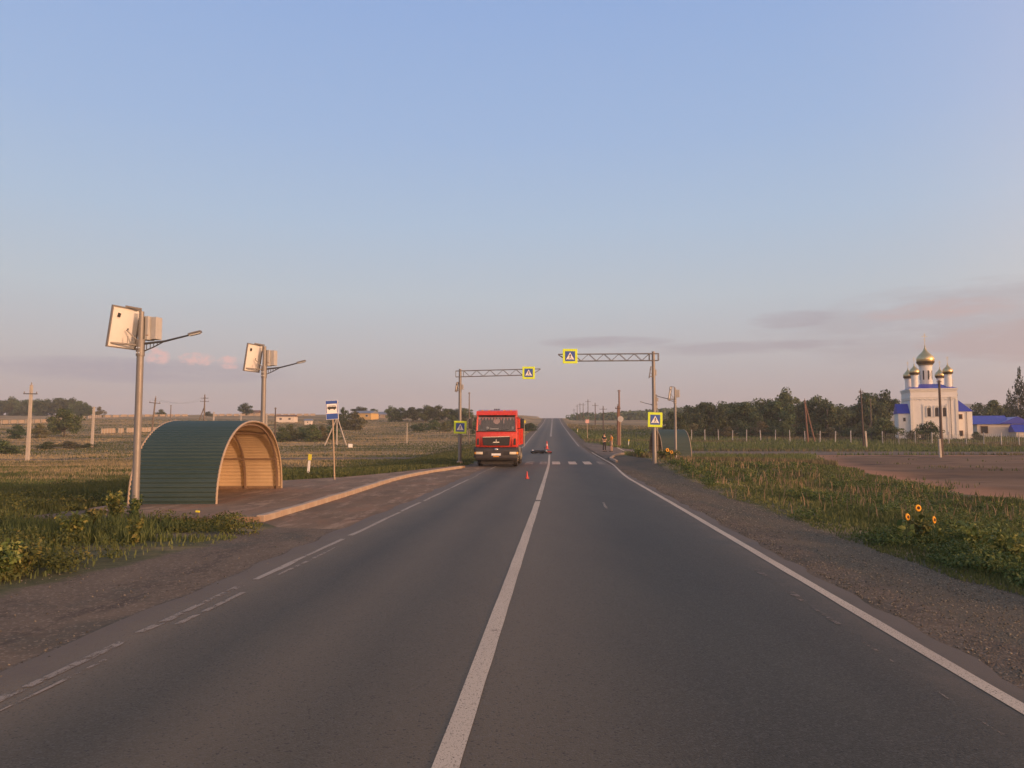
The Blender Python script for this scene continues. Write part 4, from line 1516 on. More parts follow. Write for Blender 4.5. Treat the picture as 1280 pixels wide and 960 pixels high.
# frieze of small arches under the cornice, on the two faces in view
for face in (0, 1):
    for k in range(9):
        fr = MB()
        u = -HW + .45 + (2 * HW - .9) * k / 8
        for j in range(6):
            a0, a1 = math.pi * j / 6, math.pi * (j + 1) / 6
            p0 = (u - .30 * math.cos(a0), H1 - 2.02 + .28 * math.sin(a0))
            p1 = (u - .30 * math.cos(a1), H1 - 2.02 + .28 * math.sin(a1))
            if face == 0:
                fr.tube([(p0[0], -HW - .03, p0[1]), (p1[0], -HW - .03, p1[1])], .055, 5)
            else:
                fr.tube([(-HW - .03, p0[0], p0[1]), (-HW - .03, p1[0], p1[1])], .055, 5)
        fr.build('frieze_arch', M['church_trim'], ch)
for sx in (-1, 1):
    for sy in (-1, 1):
        MB().box((sx * (HW - .12), sy * (HW - .12), H1 / 2 - .9), (.42, .42, H1 - 2.1)).build('pilaster', M['church_trim'], ch)
for xx in (-1.62, 2.0):
    MB().box((xx, -HW - .02, H1 / 2 - 1.2), (.22, .16, H1 - 2.9)).build('pilaster', M['church_trim'], ch)


def arch_window(x, z0, w, h, y=-HW, frame=True):
    f = MB()
    n = 8
    outer = [(x - w * .85, z0 - .12), (x + w * .85, z0 - .12), (x + w * .85, z0 + h)] + [(x + w * .85 * math.cos(a), z0 + h + w * .85 * math.sin(a) * 1.25) for a in np.linspace(.2, math.pi - .2, n)] + [(x - w * .85, z0 + h)]
    f.prism(outer, y - .09, y + .02, 'Y')
    fo = f.build('window', M['church_trim'], ch)
    inner = [(x - w / 2, z0), (x + w / 2, z0), (x + w / 2, z0 + h)] + [(x + w / 2 * math.cos(a), z0 + h + w / 2 * math.sin(a)) for a in np.linspace(.2, math.pi - .2, n)] + [(x - w / 2, z0 + h)]
    MB().prism(inner, y - .105, y - .085, 'Y').build('pane', M['win_dark'], fo)
    MB().tube([(x + w * .62 * math.cos(a), y - .14, z0 + h + .25 + w * .62 * math.sin(a)) for a in np.linspace(0, math.pi, 9)], .06, 5).build('hood', M['church_wall'], fo)
    for sx in (-1, 1):
        MB().tube([(x + sx * w * .68, y - .12, z0 - .05), (x + sx * w * .68, y - .12, z0 + h + .2)], .06, 6).build('column', M['church_wall'], fo)


for xx in (-.80, .36, 1.52):
    arch_window(xx, 3.75, .52, 1.25)
rf = MB()
e = HW + .12
rp = [(-e, -e, H1), (e, -e, H1), (e, e, H1), (-e, e, H1), (-1.4, -1.4, H1 + .85), (1.4, -1.4, H1 + .85), (1.4, 1.4, H1 + .85), (-1.4, 1.4, H1 + .85)]
rf.add(rp, [(0, 1, 5, 4), (1, 2, 6, 5), (2, 3, 7, 6), (3, 0, 4, 7), (4, 5, 6, 7), (0, 3, 2, 1)])
rf.build('roof', M['blue_roof'], ch)


def drum(c, r, z0, z1, dr, dh, cross, win=True):
    d = MB().lathe([(r, z0), (r, z1 - .15), (r * 1.12, z1 - .1), (r * 1.12, z1), (r * .9, z1 + .02)], 20, (c[0], c[1], 0)).build('drum', M['church_wall'], ch, True)
    if win:
        for k in range(8):
            a = k * math.pi / 4 + .2
            MB().box((c[0] + r * math.cos(a), c[1] + r * math.sin(a), z0 + (z1 - z0) * .55), (.04, r * .22, (z1 - z0) * .42), (0, 0, a)).build('slit_window', M['win_dark'], d)
    onion(ch, (c[0], c[1], z1 + dh * .14), dr, dh, cross)


drum((-.25, 0), .98, H1 + .4, 12.55, 1.42, 2.9, 2.3)
for (cx, cy) in ((-2.55, -2.5), (-2.5, 2.5), (2.5, -2.5), (2.5, 2.5)):
    drum((cx, cy), .52, H1 + .05, 10.75 if cy < 0 else 10.5, .80, 1.65, 1.2, False)
# annexes
MB().box((4.75, .4, 2.2), (2.6, 4.6, 4.9)).build('annex_wall', M['church_wall'], ch)
ar = MB()
zt = 4.6
ar.add([(3.45, -2.05, zt), (6.2, -2.05, zt), (6.2, 2.9, zt), (3.45, 2.9, zt), (3.45, .4, zt + 1.95), (4.7, .4, zt + 1.95)], [(0, 1, 5, 4), (1, 2, 5), (2, 3, 4, 5), (3, 0, 4), (0, 3, 2, 1)])
ar.build('annex_roof', M['blue_roof'], ch)
MB().box((4.75, -1.93, .3), (2.7, .1, .7)).build('plinth', M['church_trim'], ch)
for (xx, zz, w_, h_, mt) in ((4.2, 3.75, .62, .72, 'win_brown'), (4.25, .95, .55, .85, 'win_brown')):
    f = MB().box((xx, -1.93, zz), (w_ + .14, .1, h_ + .14)).build('window', M[mt], ch)
    MB().box((xx, -1.99, zz), (w_ - .06, .04, h_ - .06)).build('pane', M['win_dark'], f)
for xx in (2.45, 5.2):
    MB().tube([(xx, -HW - .12 if xx < 3 else -1.98, .2), (xx, -HW - .12 if xx < 3 else -1.98, 7.0 if xx < 3 else 4.5)], .05, 6).build('downpipe', M['grey_metal'], ch)
drum((4.35, 2.2), .52, 4.5, 7.2, .68, 1.5, 1.5, False)
MB().box((-4.35, -1.2, 2.05), (1.9, 3.2, 4.6)).build('annex_wall', M['church_wall'], ch)
MB().prism([(-2.95, 4.3), (.55, 4.3), (-1.2, 6.0)], -5.45, -3.4, 'X').build('annex_roof', M['blue_roof'], ch)
f = MB().box((-4.4, -2.81, 3.3), (.5, .06, .75)).build('window', M['church_trim'], ch)
MB().box((-4.4, -2.85, 3.3), (.36, .04, .6)).build('pane', M['win_dark'], f)

# parish house on the right of the church, the tip of another roof beside it
yh = 141.0
xh = at(1246, yh)
sc_ = 141 / 122
ph = empty('parish_house', (xh, yh, float(G(xh, yh))), R(-17), 'low white house with blue gabled roof beside the church', 'house')
MB().box((0, 0, .95), (7.0, 5.0, 2.3)).build('wall', M['white_wall'], ph)
MB().prism([(-.6, 2.05), (4.2, 2.05), (1.9, 3.15)], -3.1, 3.0, 'Y').build('gable_roof', M['blue_roof'], ph)
MB().prism([(-2.9, 2.0), (2.9, 2.0), (.6, 3.4)], -4.1, 1.2, 'X').build('roof', M['blue_roof'], ph)
for xx, ww in ((-2.5, 1.0), (1.55, .95)):
    f = MB().box((xx, -2.52, 1.15), (ww, .1, 1.2)).build('window', M['win_brown'], ph)
    MB().box((xx, -2.58, 1.15), (ww - .16, .04, 1.04)).build('pane', M['win_dark'], f)
MB().box((0, -2.53, .2), (7.06, .1, .5)).build('plinth', M['church_trim'], ph)
ph.scale = (sc_, sc_, sc_)
house('shed', 1283, 136, 4.6, 4, 1.0, 1.3, 'white_wall', 'blue_roof', 'low shed with bright blue roof at the end of the fence', rz=R(-17), windows=1)

# ------------------------------------------------------------------ the red truck
YT = 44.0
xt = at(620.5, YT)
tk = empty('dump_truck', (xt, YT, float(RZ(YT)) + .012), R(-3.0), 'red dump truck with black bumper parked facing the camera by the kerb', 'truck')
W2 = 1.22


def bevmesh(mb, amount, seg=2):
    bm = bmesh.new()
    vs_ = [bm.verts.new(p) for p in mb.v]
    bm.verts.index_update()
    for f in mb.f:
        try:
            bm.faces.new([vs_[i] for i in f])
        except ValueError:
            pass
    bmesh.ops.remove_doubles(bm, verts=bm.verts, dist=1e-5)
    bmesh.ops.recalc_face_normals(bm, faces=bm.faces)
    ed_ = [e_ for e_ in bm.edges if e_.calc_face_angle(0) > R(25)]
    bmesh.ops.bevel(bm, geom=ed_, offset=amount, segments=seg, profile=.5, affect='EDGES')
    bm.verts.index_update()
    out = MB().add([v.co.copy() for v in bm.verts], [[v.index for v in f.verts] for f in bm.faces])
    bm.free()
    return out


# front of the cab at y = 0, the truck runs back along +Y
cab = MB().prism([(0.02, 1.15), (-.04, 1.75), (.05, 2.09), (1.95, 2.09), (1.95, 1.10), (.3, 1.10)], -W2, W2, 'X')
bevmesh(cab, .05).build('cab_body', M['truck_red'], tk, True)
top = MB().prism([(.16, 3.03), (.30, 3.26), (.8, 3.34), (1.9, 3.40), (1.9, 3.02)], -W2 + .05, W2 - .05, 'X')
bevmesh(top, .06).build('cab_roof', M['truck_red'], tk, True)
for sx in (-1, 1):
    p = MB().tube([(sx * (W2 - .05), .08, 2.05), (sx * (W2 - .10), .24, 3.06)], .062, 8)
    p.build('windscreen_pillar', M['truck_red'], tk, True)
    MB().prism([(1.12, 2.05), (1.95, 2.05), (1.93, 3.06), (1.12, 3.06)], sx * (W2 - .10) - .03, sx * (W2 - .10) + .03, 'X').build('cab_side', M['truck_red'], tk)
    d = MB().prism([(.28, 1.22), (1.1, 1.18), (1.1, 2.1), (.28, 2.12)], sx * (W2 + .005) - .012, sx * (W2 + .005) + .012, 'X').build('door', M['truck_red'], tk)
    MB().box((sx * (W2 + .03), .95, 1.92), (.03, .18, .04)).build('handle', M['black'], d)
    MB().prism([(.30, 2.12), (1.1, 2.12), (1.1, 3.0), (.45, 3.0)], sx * (W2 - .07) - .006, sx * (W2 - .07) + .006, 'X').build('side_window', M['win_dark'], tk)
    MB().prism([(-.03, 1.28), (.02, 1.28), (.02, 1.80), (-.03, 1.80)], sx * (W2 - .14) - .06, sx * (W2 - .14) + .06, 'X').build('corner_vent', M['black'], tk)
    # mirrors on black arms
    mr = MB().box((sx * (W2 + .30), -.02, 2.52), (.23, .12, .58), (0, 0, R(-8 * sx)), bev=.03).build('mirror', M['black'], tk, True)
    MB().tube([(sx * (W2 - .05), .15, 2.86), (sx * (W2 + .28), -.02, 2.84)], .02, 6).build('arm', M['black'], mr)
    MB().tube([(sx * (W2 - .05), .15, 2.2), (sx * (W2 + .28), -.02, 2.26)], .02, 6).build('arm', M['black'], mr)
    # lights
    hl = MB().box((sx * (W2 - .24), -.17, .80), (.40, .06, .15), (0, 0, R(6 * sx)), bev=.02).build('headlight', M['headlight'], tk, True)
    MB().box((sx * (W2 - .0), -.12, .80), (.10, .08, .13), (0, 0, R(35 * sx))).build('indicator', M['amber'], tk)
    MB().box((sx * (W2 - .02), .45, .55), (.3, .5, .05)).build('step', M['truck_dark'], tk)
    MB().box((sx * (W2 - .02), .45, .9), (.25, .5, .05)).build('step', M['truck_dark'], tk)
    fa = MB()
    for k in range(7):
        a0, a1 = math.pi * k / 7, math.pi * (k + 1) / 7
        for (r0, r1) in ((.60, .64),):
            fa.prism([(1.35 - r0 * math.cos(a0), .52 + r0 * math.sin(a0)), (1.35 - r0 * math.cos(a1), .52 + r0 * math.sin(a1)), (1.35 - r1 * math.cos(a1), .52 + r1 * math.sin(a1)), (1.35 - r1 * math.cos(a0), .52 + r1 * math.sin(a0))], sx * (W2 - .02) - .2, sx * (W2 - .02) + .03, 'X')
    fa.build('mudguard', M['truck_dark'], tk)
# interior seen through the glass
MB().prism([(1.06, 2.06), (1.1, 2.06), (1.1, 3.05), (1.06, 3.05)], -W2 + .12, W2 - .12, 'X').build('cab_interior', M['cabin'], tk)
dash = MB().box((0, .46, 2.13), (2.1, .5, .12), bev=.03).build('dashboard', M['cabin'], tk)
MB().box((-.15, .33, 2.22), (.5, .2, .05), (R(10), 0, .1)).build('papers', M['cloth_white'], dash)
MB().box((.5, .30, 2.205), (.42, .16, .03), (0, 0, -.1)).build('clipboard', M['cabin'], dash)
MB().ball((-.55, .33, 2.27), (.10, .06, .08), 8).build('cap', M['cloth_white'], dash)
MB().box((.95, .3, 2.25), (.12, .1, .2)).build('bottle', M['cloth_white'], dash)
for i in range(12):
    MB().prism([(-1.0 + .182 * i - .075, 2.88), (-1.0 + .182 * i + .075, 2.88), (-1.0 + .182 * i, 2.70)], .235, .245, 'Y').build('fringe_tassel', M['tassel'] if i % 2 else M['pink_cloth'], tk)
MB().box((0, .24, 2.90), (2.1, .01, .05)).build('fringe_band', M['tassel'], tk)
o = MB().prism([(-.17, 2.80), (.17, 2.80), (.2, 2.62), (.07, 2.5), (-.07, 2.5), (-.2, 2.62)], .25, .262, 'Y').build('pennant', M['pink_cloth'], tk)
MB().box((-1.0, .28, 2.6), (.14, .02, .3), (0, .2, 0)).build('hanging_toy', M['truck_red'], tk)
MB().box((.42, .27, 2.68), (.05, .02, .28)).build('hanging_toy', M['pink_cloth'], tk)
for sx in (-.62, .62):
    MB().box((sx, .9, 2.4), (.52, .16, .75), (R(-8), 0, 0), bev=.06).build('seat', M['cabin'], tk, True)
MB().tube([(.62 + .2 * math.cos(a), .66 - .1 * math.sin(a), 2.34 + .17 * math.sin(a)) for a in np.linspace(0, 2 * math.pi, 15)], .018, 6).build('steering_wheel', M['black'], tk)
gm = bpy.data.materials.new('windscreen_glass')
gm.use_nodes = True
T = NT(gm.node_tree)
o_ = T.n('ShaderNodeOutputMaterial')
tr = T.n('ShaderNodeBsdfTransparent')
tr.inputs[0].default_value = (.62, .66, .68, 1)
gl = T.n('ShaderNodeBsdfGlossy')
gl.inputs['Roughness'].default_value = .03
fz = T.n('ShaderNodeFresnel')
fz.inputs[0].default_value = 1.6
msx = T.n('ShaderNodeMixShader')
T.link(T.math('ADD', fz.outputs[0], .055), msx.inputs[0])
T.link(tr.outputs[0], msx.inputs[1])
T.link(gl.outputs[0], msx.inputs[2])
T.link(msx.outputs[0], o_.inputs[0])
M['glass'] = gm
MB().add([(-W2 + .08, .075, 2.09), (W2 - .08, .075, 2.09), (W2 - .12, .215, 3.05), (-W2 + .12, .215, 3.05)], [(0, 1, 2, 3)]).build('windscreen', M['glass'], tk)
MB().add([(-W2 + .09, .183, 2.91), (W2 - .09, .183, 2.91), (W2 - .11, .205, 3.05), (-W2 + .11, .205, 3.05)], [(0, 1, 2, 3)]).build('tint_strip', M['win_dark'], tk)
MB().prism([(.04, 3.06), (-.03, 3.02), (.10, 3.26), (.26, 3.24)], -W2 + .04, W2 - .04, 'X').build('sun_visor', M['truck_red'], tk)
for sx, dx_ in ((-.55, .62), (.1, .62)):
    w_ = MB().tube([(sx, .05, 2.06), (sx + .04, .055, 2.13), (sx + dx_, .08, 2.17)], .014, 5).build('wiper', M['black'], tk)
MB().box((-.0, .02, 2.075), (2.3, .06, .05)).build('wiper_tray', M['black'], tk)
# grille with slats and a chrome emblem
gr = MB().prism([(-.82, 1.72), (.82, 1.76), (.76, 1.24), (-.76, 1.24)], -.085, -.02, 'Y').build('grille', M['black'], tk)
for k in range(6):
    MB().box((0, -.095, 1.29 + .078 * k), (1.44 + .02 * k, .03, .022)).build('slat', M['truck_dark'], gr)
emb = MB()
emb.prism([(-.03, 1.40), (.03, 1.40), (.012, 1.62), (-.012, 1.62)], -.135, -.11, 'Y')
emb.prism([(-.21, 1.40), (.21, 1.40), (.15, 1.46), (-.15, 1.46)], -.135, -.112, 'Y')
emb.build('emblem', M['chrome'], gr)
MB().box((0, -.10, 1.745), (1.56, .03, .03), (0, R(-1.4), 0)).build('grille_trim', M['chrome'], gr)
# seams of the cab front
for xx in (-W2 + .30, W2 - .30):
    MB().box((xx, -.0215, 1.50), (.012, .05, .62)).build('panel_seam', M['black'], tk)
MB().box((0, .052, 2.0), (2 * W2 - .2, .02, .012)).build('panel_seam', M['black'], tk)
# bumper
bmp = MB().prism([(-.08, .38), (-.16, .52), (-.16, .98), (-.06, 1.13), (.6, 1.13), (.6, .38)], -W2 + .0, W2 - .0, 'X')
bo = bevmesh(bmp, .04).build('bumper', M['truck_dark'], tk, True)
MB().box((0, -.175, .72), (.54, .02, .125)).build('number_plate', M['white_sign'], bo)
MB().box((.0, -.172, .60), (.34, .02, .05)).build('tow_slot', M['amber'], bo)
MB().ball((0, -.16, 1.02), (.12, .03, .055), 12).build('badge', M['chrome'], bo, True)
for sx in (-1, 1):
    MB().box((sx * .62, -.172, .8), (.32, .02, .2)).build('bumper_recess', M['black'], bo)
for k in range(3):
    MB().lathe([(.02, 0), (.03, .05), (.06, .1)], 8, (-.12 + .12 * k, .42, 3.30)).build('roof_horn', M['black'], tk)
for sx in (-.85, -.45, .45, .85):
    MB().box((sx, .34, 3.30), (.1, .06, .04)).build('marker_lamp', M['amber'], tk)


def wheel(x, y, r=.53, w=.30, twin=False, parent=tk):
    wt = w * (2.1 if twin else 1)
    c_ = (x, y, r)
    ty = MB().lathe([(r * .62, -wt / 2), (r * .9, -wt / 2), (r, -wt / 2 + .04), (r, wt / 2 - .04), (r * .9, wt / 2), (r * .62, wt / 2)], 24, c_, 'X', caps=False)
    wh = empty('wheel', (0, 0, 0), 0, parent=parent)
    ty.build('tyre', M['tyre'], wh, True)
    sg = 1 if x > 0 else -1
    rm = MB().lathe([(r * .63, -wt / 2 + .02), (r * .63, wt / 2 - .02)], 20, c_, 'X')
    rm.lathe([(.15, -.04), (.15, .04), (.08, .06)], 10, (x + sg * (wt / 2 - .02), y, r), 'X')
    for k in range(10):
        a = k * math.pi / 5
        rm.box((x + sg * (wt / 2), y + .22 * math.cos(a), r + .22 * math.sin(a)), (.04, .04, .04))
    rm.build('rim', M['rim'], wh, True)


for sx in (-1, 1):
    wheel(sx * (W2 - .17), 1.35)
    wheel(sx * (W2 - .31), 4.9, twin=True)
    wheel(sx * (W2 - .31), 6.3, twin=True)
for yy in (1.35, 4.9, 6.3):
    MB().tube([(-W2 + .2, yy, .53), (W2 - .2, yy, .53)], .09, 8).build('axle', M['truck_dark'], tk)
tk.scale = (.975,) * 3
MB().box((0, .62, .36), (1.9, .25, .42)).build('underbody_shade_block', M['truck_dark'], tk)  # dark block added to fill in the shade under the cab
MB().box((0, 4.1, .95), (.85, 6.6, .26)).build('chassis', M['truck_dark'], tk)
MB().box((W2 - .2, 2.9, .85), (.55, 1.1, .6), bev=.08).build('fuel_tank', M['grey_metal'], tk, True)
MB().box((-W2 + .2, 2.9, .85), (.5, 1.0, .55), bev=.05).build('battery_box', M['truck_dark'], tk, True)
db = MB()
db.prism([(2.25, 1.25), (7.3, 1.25), (7.4, 2.85), (2.25, 2.95)], -W2 - .0, -W2 + .06, 'X')
db.prism([(2.25, 1.25), (7.3, 1.25), (7.4, 2.85), (2.25, 2.95)], W2 - .06, W2 + .0, 'X')
db.box((0, 4.8, 1.25), (2 * W2 - .12, 5.1, .08))
db.box((0, 7.3, 2.05), (2 * W2 - .12, .06, 1.6))
db.box((0, 2.29, 2.1), (2 * W2 - .12, .08, 1.75))
for k in range(6):
    for sx in (-1, 1):
        db.box((sx * (W2 + .04), 2.4 + .96 * k, 2.05), (.08, .1, 1.56))
db.build('dump_body', M['truck_red'], tk)
# ------------------------------------------------------------------ fallen motorcycle, cones
ym = 69.5
mc = empty('motorcycle', (at(677, ym), ym, float(RZ(ym)) + .03), 0, 'black motorcycle lying on its side on the road by the centre line', 'motorcycle')
mc.rotation_euler = (R(78), 0, R(-8))
# local: x along the length, z up (before tipping), y across


def mwheel(x):
    w = empty('wheel', (x, 0, .31), 0, parent=mc)
    MB().tube([(.27 * math.cos(a), 0, .27 * math.sin(a)) for a in np.linspace(0, 2 * math.pi, 21)], .05, 8, caps=False).build('tyre', M['tyre'], w, True)
    m_ = MB().tube([(.21 * math.cos(a), 0, .21 * math.sin(a)) for a in np.linspace(0, 2 * math.pi, 21)], .018, 6, caps=False)
    m_.lathe([(.05, -.06), (.05, .06)], 10, (0, 0, 0), 'Y')
    for k in range(10):
        a = k * math.pi / 5
        m_.tube([(0, 0, 0), (.21 * math.cos(a), 0, .21 * math.sin(a))], .006, 4)
    m_.build('rim', M['rim'], w)


mwheel(-.64)
mwheel(.64)
fr = MB()
fr.tube([(.45, 0, .85), (.0, 0, .68), (-.35, 0, .62), (-.64, 0, .31)], .025, 6)
fr.tube([(.45, 0, .85), (.25, 0, .35), (-.2, 0, .28), (-.64, 0, .31)], .025, 6)
fr.build('frame', M['dark_metal'], mc, True)
for sy in (-.07, .07):
    MB().tube([(.64, sy, .31), (.42, sy, .92)], .022, 6).build('fork_leg', M['chrome'], mc, True)
MB().tube([(.30, -.36, 1.02), (.38, -.2, 1.0), (.41, 0, .95), (.38, .2, 1.0), (.30, .36, 1.02)], .016, 6).build('handlebar', M['black'], mc, True)
MB().ball((.18, 0, .80), (.26, .14, .13), 12).build('fuel_tank', M['moto_black'], mc, True)
MB().box((-.32, 0, .76), (.62, .24, .10), (0, R(4), 0), bev=.04).build('seat', M['black'], mc, True)
eng = MB().box((.05, 0, .42), (.34, .26, .26), bev=.03)
eng.tube([(.1, 0, .5), (.18, 0, .7)], .09, 8)
eng.build('engine', M['grey_metal'], mc, True)
MB().tube([(.18, .13, .5), (.12, .16, .26), (-.3, .16, .25), (-.85, .18, .36)], [.02, .022, .03, .045], 8).build('exhaust', M['chrome'], mc, True)
MB().ball((.52, 0, .88), (.08, .1, .1), 10).build('headlight', M['headlight'], mc, True)
MB().tube([(-.35, 0, .68), (-.7, 0, .7), (-.95, 0, .55)], [.06, .07, .04], 6).build('rear_mudguard', M['moto_black'], mc, True)
MB().tube([(.40, 0, .66), (.68, 0, .66), (.92, 0, .5)], [.05, .06, .04], 6).build('front_mudguard', M['red_plastic'], mc, True)


def cone(px, y, h, label, band=True):
    x = at(px, y)
    rt = empty('traffic_cone', (x, y, float(RZ(y)) + .008), .4, label, 'traffic cone', 'red warning cones on the road')
    MB().box((0, 0, .02), (h * .46, h * .46, .04), bev=.008).build('base', M['red_plastic'], rt)
    MB().lathe([(h * .17, .04), (h * .045, h), (h * .02, h)], 14).build('body', M['red_plastic'], rt, True)
    if band:
        MB().lathe([(h * .125, h * .4), (h * .09, h * .66)], 14, caps=False).build('band', M['pink_cloth'], rt, True)


cone(683.5, 82, .85, 'red traffic cone behind the fallen motorcycle', True)
cone(658.7, 31.6, .30, 'small red cone standing on the lane in front of the truck', False)

# ------------------------------------------------------------------ people


def skin(chains, subdiv=1):
    """chains: list of lists of (x, y, z, radius); vertices at the same place are shared. Returns a mesh"""
    vs_, rr, es, idx = [], [], [], {}
    for chn in chains:
        prev = None
        for (x, y, z, r) in chn:
            k = (round(x, 4), round(y, 4), round(z, 4))
            if k not in idx:
                idx[k] = len(vs_)
                vs_.append((x, y, z))
                rr.append(r)
            if prev is not None and prev != idx[k]:
                es.append((prev, idx[k]))
            prev = idx[k]
    me = bpy.data.meshes.new('skin_src')
    me.from_pydata(vs_, es, [])
    o = bpy.data.objects.new('skin_src', me)
    col.objects.link(o)
    mod = o.modifiers.new('skin', 'SKIN')
    sv = me.skin_vertices[0].data
    for i, r in enumerate(rr):
        sv[i].radius = r if isinstance(r, tuple) else (r, r)
        sv[i].use_root = (i == 0)
    sb = o.modifiers.new('sub', 'SUBSURF')
    sb.levels = subdiv
    sb.render_levels = subdiv
    dg = bpy.context.evaluated_depsgraph_get()
    out = bpy.data.meshes.new_from_object(o.evaluated_get(dg))
    bpy.data.objects.remove(o)
    bpy.data.meshes.remove(me)
    out.shade_smooth()
    return out


def lerp3(a, b_, t):
    return tuple(a[i] + (b_[i] - a[i]) * t for i in range(3))


def person(loc, rz, label, legs, arms, shirt, lower, short, hair='hair', height=1.75):
    """legs: [(knee, ankle)], arms: [(elbow, wrist, finger direction)] for left then right; the figure faces -Y"""
    root = empty('person', loc, rz, label, 'person')
    root.scale = (height / 1.75,) * 3
    pel = (0, 0, .95)
    chains = [[(*pel, (.15, .11)), (0, .0, 1.12, (.135, .10)), (0, .01, 1.3, (.16, .11)), (0, .015, 1.43, (.13, .085)), (0, 0, 1.50, .055), (0, -.01, 1.57, .055), (0, -.02, 1.63, (.075, .09)), (0, -.02, 1.70, (.072, .088)), (0, -.015, 1.745, .045)]]
    nose = [(0, -.02, 1.63, (.075, .09)), (0, -.115, 1.625, .014), (0, -.128, 1.618, .01)]
    chains.append(nose)
    hips = [(-.095, 0, .90), (.095, 0, .90)]
    feet = []
    shirt_ch = [[(0, 0, .93, (.165, .125)), (0, 0, 1.12, (.15, .115)), (0, .01, 1.3, (.175, .125)), (0, .015, 1.43, (.145, .10)), (0, .005, 1.475, .07)]]
    low_ch = [[(0, 0, 1.0, (.155, .12)), (0, 0, .93, (.155, .12))]]
    for h_, (kn, an) in zip(hips, legs):
        chains.append([(*pel, (.15, .11)), (*h_, .095), (*lerp3(h_, kn, .5), .08), (*kn, .056), (*lerp3(kn, an, .35), .055), (*an, .036), (an[0], an[1] - .05, an[2] - .05, .036), (an[0], an[1] - .15, an[2] - .055, .03)])
        if short:
            low_ch.append([(0, 0, .93, (.155, .12)), (*h_, .112), (*lerp3(h_, kn, .5), .10), (*lerp3(h_, kn, .92), .09)])
        else:
            low_ch.append([(0, 0, .93, (.155, .12)), (*h_, .108), (*lerp3(h_, kn, .5), .092), (*kn, .07), (*lerp3(kn, an, .5), .064), (*lerp3(kn, an, .97), .055)])
        feet.append(an)
    for sx, (el_, wr, fd) in zip((-1, 1), arms):
        sh = (sx * .185, .015, 1.41)
        fd = Vector(fd).normalized()
        wv = Vector(wr)
        palm = wv + fd * .075
        side = fd.cross(Vector((0, 0, 1)))
        if side.length < .2:
            side = fd.cross(Vector((0, 1, 0)))
        side.normalize()
        chains.append([(0, .015, 1.43, (.13, .085)), (*sh, .058), (*lerp3(sh, el_, .5), .046), (*el_, .038), (*lerp3(el_, wr, .4), .035), (*wr, .024), (*palm, (.036, .018))])
        curl = fd.cross(side)
        for k, (off, ln) in enumerate(((-.03, .07), (-.01, .08), (.01, .075), (.03, .06))):
            b0 = palm + side * off + fd * .01
            m1 = b0 + fd * ln * .5
            t1 = m1 + (fd + curl * .5).normalized() * ln * .5
            chains.append([(*palm, (.036, .018)), (*b0, .010), (*m1, .009), (*t1, .007)])
        th = wv + fd * .03
        chains.append([(*palm, (.036, .018)), (*(th + side * .04 * sx), .011), (*(th + side * .055 * sx + fd * .045), .009)])
        shirt_ch.append([(0, .015, 1.43, (.145, .10)), (*sh, .075), (*lerp3(sh, el_, .45), .066), (*lerp3(sh, el_, .7), .062)])
    body = skin(chains, 1)
    body.materials.append(M['skin'])
    bo_ = link_mesh('body', body, root)
    for ch_, nm, mt in ((shirt_ch, 'shirt', shirt), (low_ch, 'shorts' if short else 'trousers', lower)):
        me = skin(ch_, 1)
        me.materials.append(M[mt])
        link_mesh(nm, me, root)
    for an in feet:
        MB().box((an[0], an[1] - .07, .04), (.10, .27, .085), bev=.03).build('shoe', M['shoe'], root, True)
    MB().ball((0, .005, 1.685), (.092, .108, .085), 14).build('hair', M[hair], root, True)
    for sx in (-1, 1):
        MB().ball((sx * .078, 0, 1.63), (.014, .022, .035), 8).build('ear', M['skin'], root, True)
        MB().ball((sx * .031, -.098, 1.645), (.013, .01, .008), 8).build('eye', M['black_sign'], root, True)
    MB().box((0, -.108, 1.585), (.045, .012, .01)).build('mouth', M['red_plastic'], root)
    return root


yp = 73.5
xp = at(755, yp)
p1 = person((xp, yp, float(G(xp, yp)) + .028), R(35), 'person in black shirt and black trousers with arms folded on the side road', [((-.11, -.02, .50), (-.12, .02, .085)), ((.12, -.03, .50), (.15, .0, .085))],
            [((-.27, -.02, 1.15), (-.05, -.22, 1.14), (1, -.1, .05)), ((.27, -.02, 1.15), (.06, -.25, 1.10), (-1, -.1, .05))], 'shirt_black', 'trousers_black', False)
xp = at(764.3, yp)
p2 = person((xp, yp + .3, float(G(xp, yp)) + .028), R(-78), 'person in orange shirt and beige shorts standing beside the one in black', [((-.09, -.03, .50), (-.09, .0, .085)), ((.10, .02, .50), (.10, .05, .085))],
            [((-.24, .03, 1.16), (-.18, -.16, 1.02), (.2, -.8, -.3)), ((.24, .05, 1.14), (.2, -.05, .92), (0, -.2, -1))], 'shirt_orange', 'shorts_beige', True, height=1.70)

# ------------------------------------------------------------------ trees and bushes


def leaf_quads(rng, centres, radii, n_per, size, flat=1.0):
    """leaf sized quads spread through clumps; returns verts (N*4,3) and a tint per quad"""
    C_, N_ = [], []
    for c, r, k in zip(centres, radii, n_per):
        d = rng.normal(size=(k, 3))
        d /= np.linalg.norm(d, axis=1)[:, None]
        rad = rng.random(k) ** .42
        C_.append(np.array(c) + d * rad[:, None] * np.array(r))
        N_.append(d)
    P_ = np.concatenate(C_)
    D = np.concatenate(N_) + rng.normal(size=P_.shape) * .7 + np.array((0, 0, .35))
    D /= np.linalg.norm(D, axis=1)[:, None]
    a = np.cross(D, rng.normal(size=D.shape))
    a /= np.linalg.norm(a, axis=1)[:, None] + 1e-9
    b_ = np.cross(D, a)
    sz = size * (0.55 + .9 * rng.random(len(P_)))[:, None]
    a, b_ = a * sz, b_ * sz * .62
    V = np.stack([P_ - a, P_ - b_ * .9, P_ + a, P_ + b_ * .9], 1).reshape(-1, 3)
    return V, rng.random(len(P_))


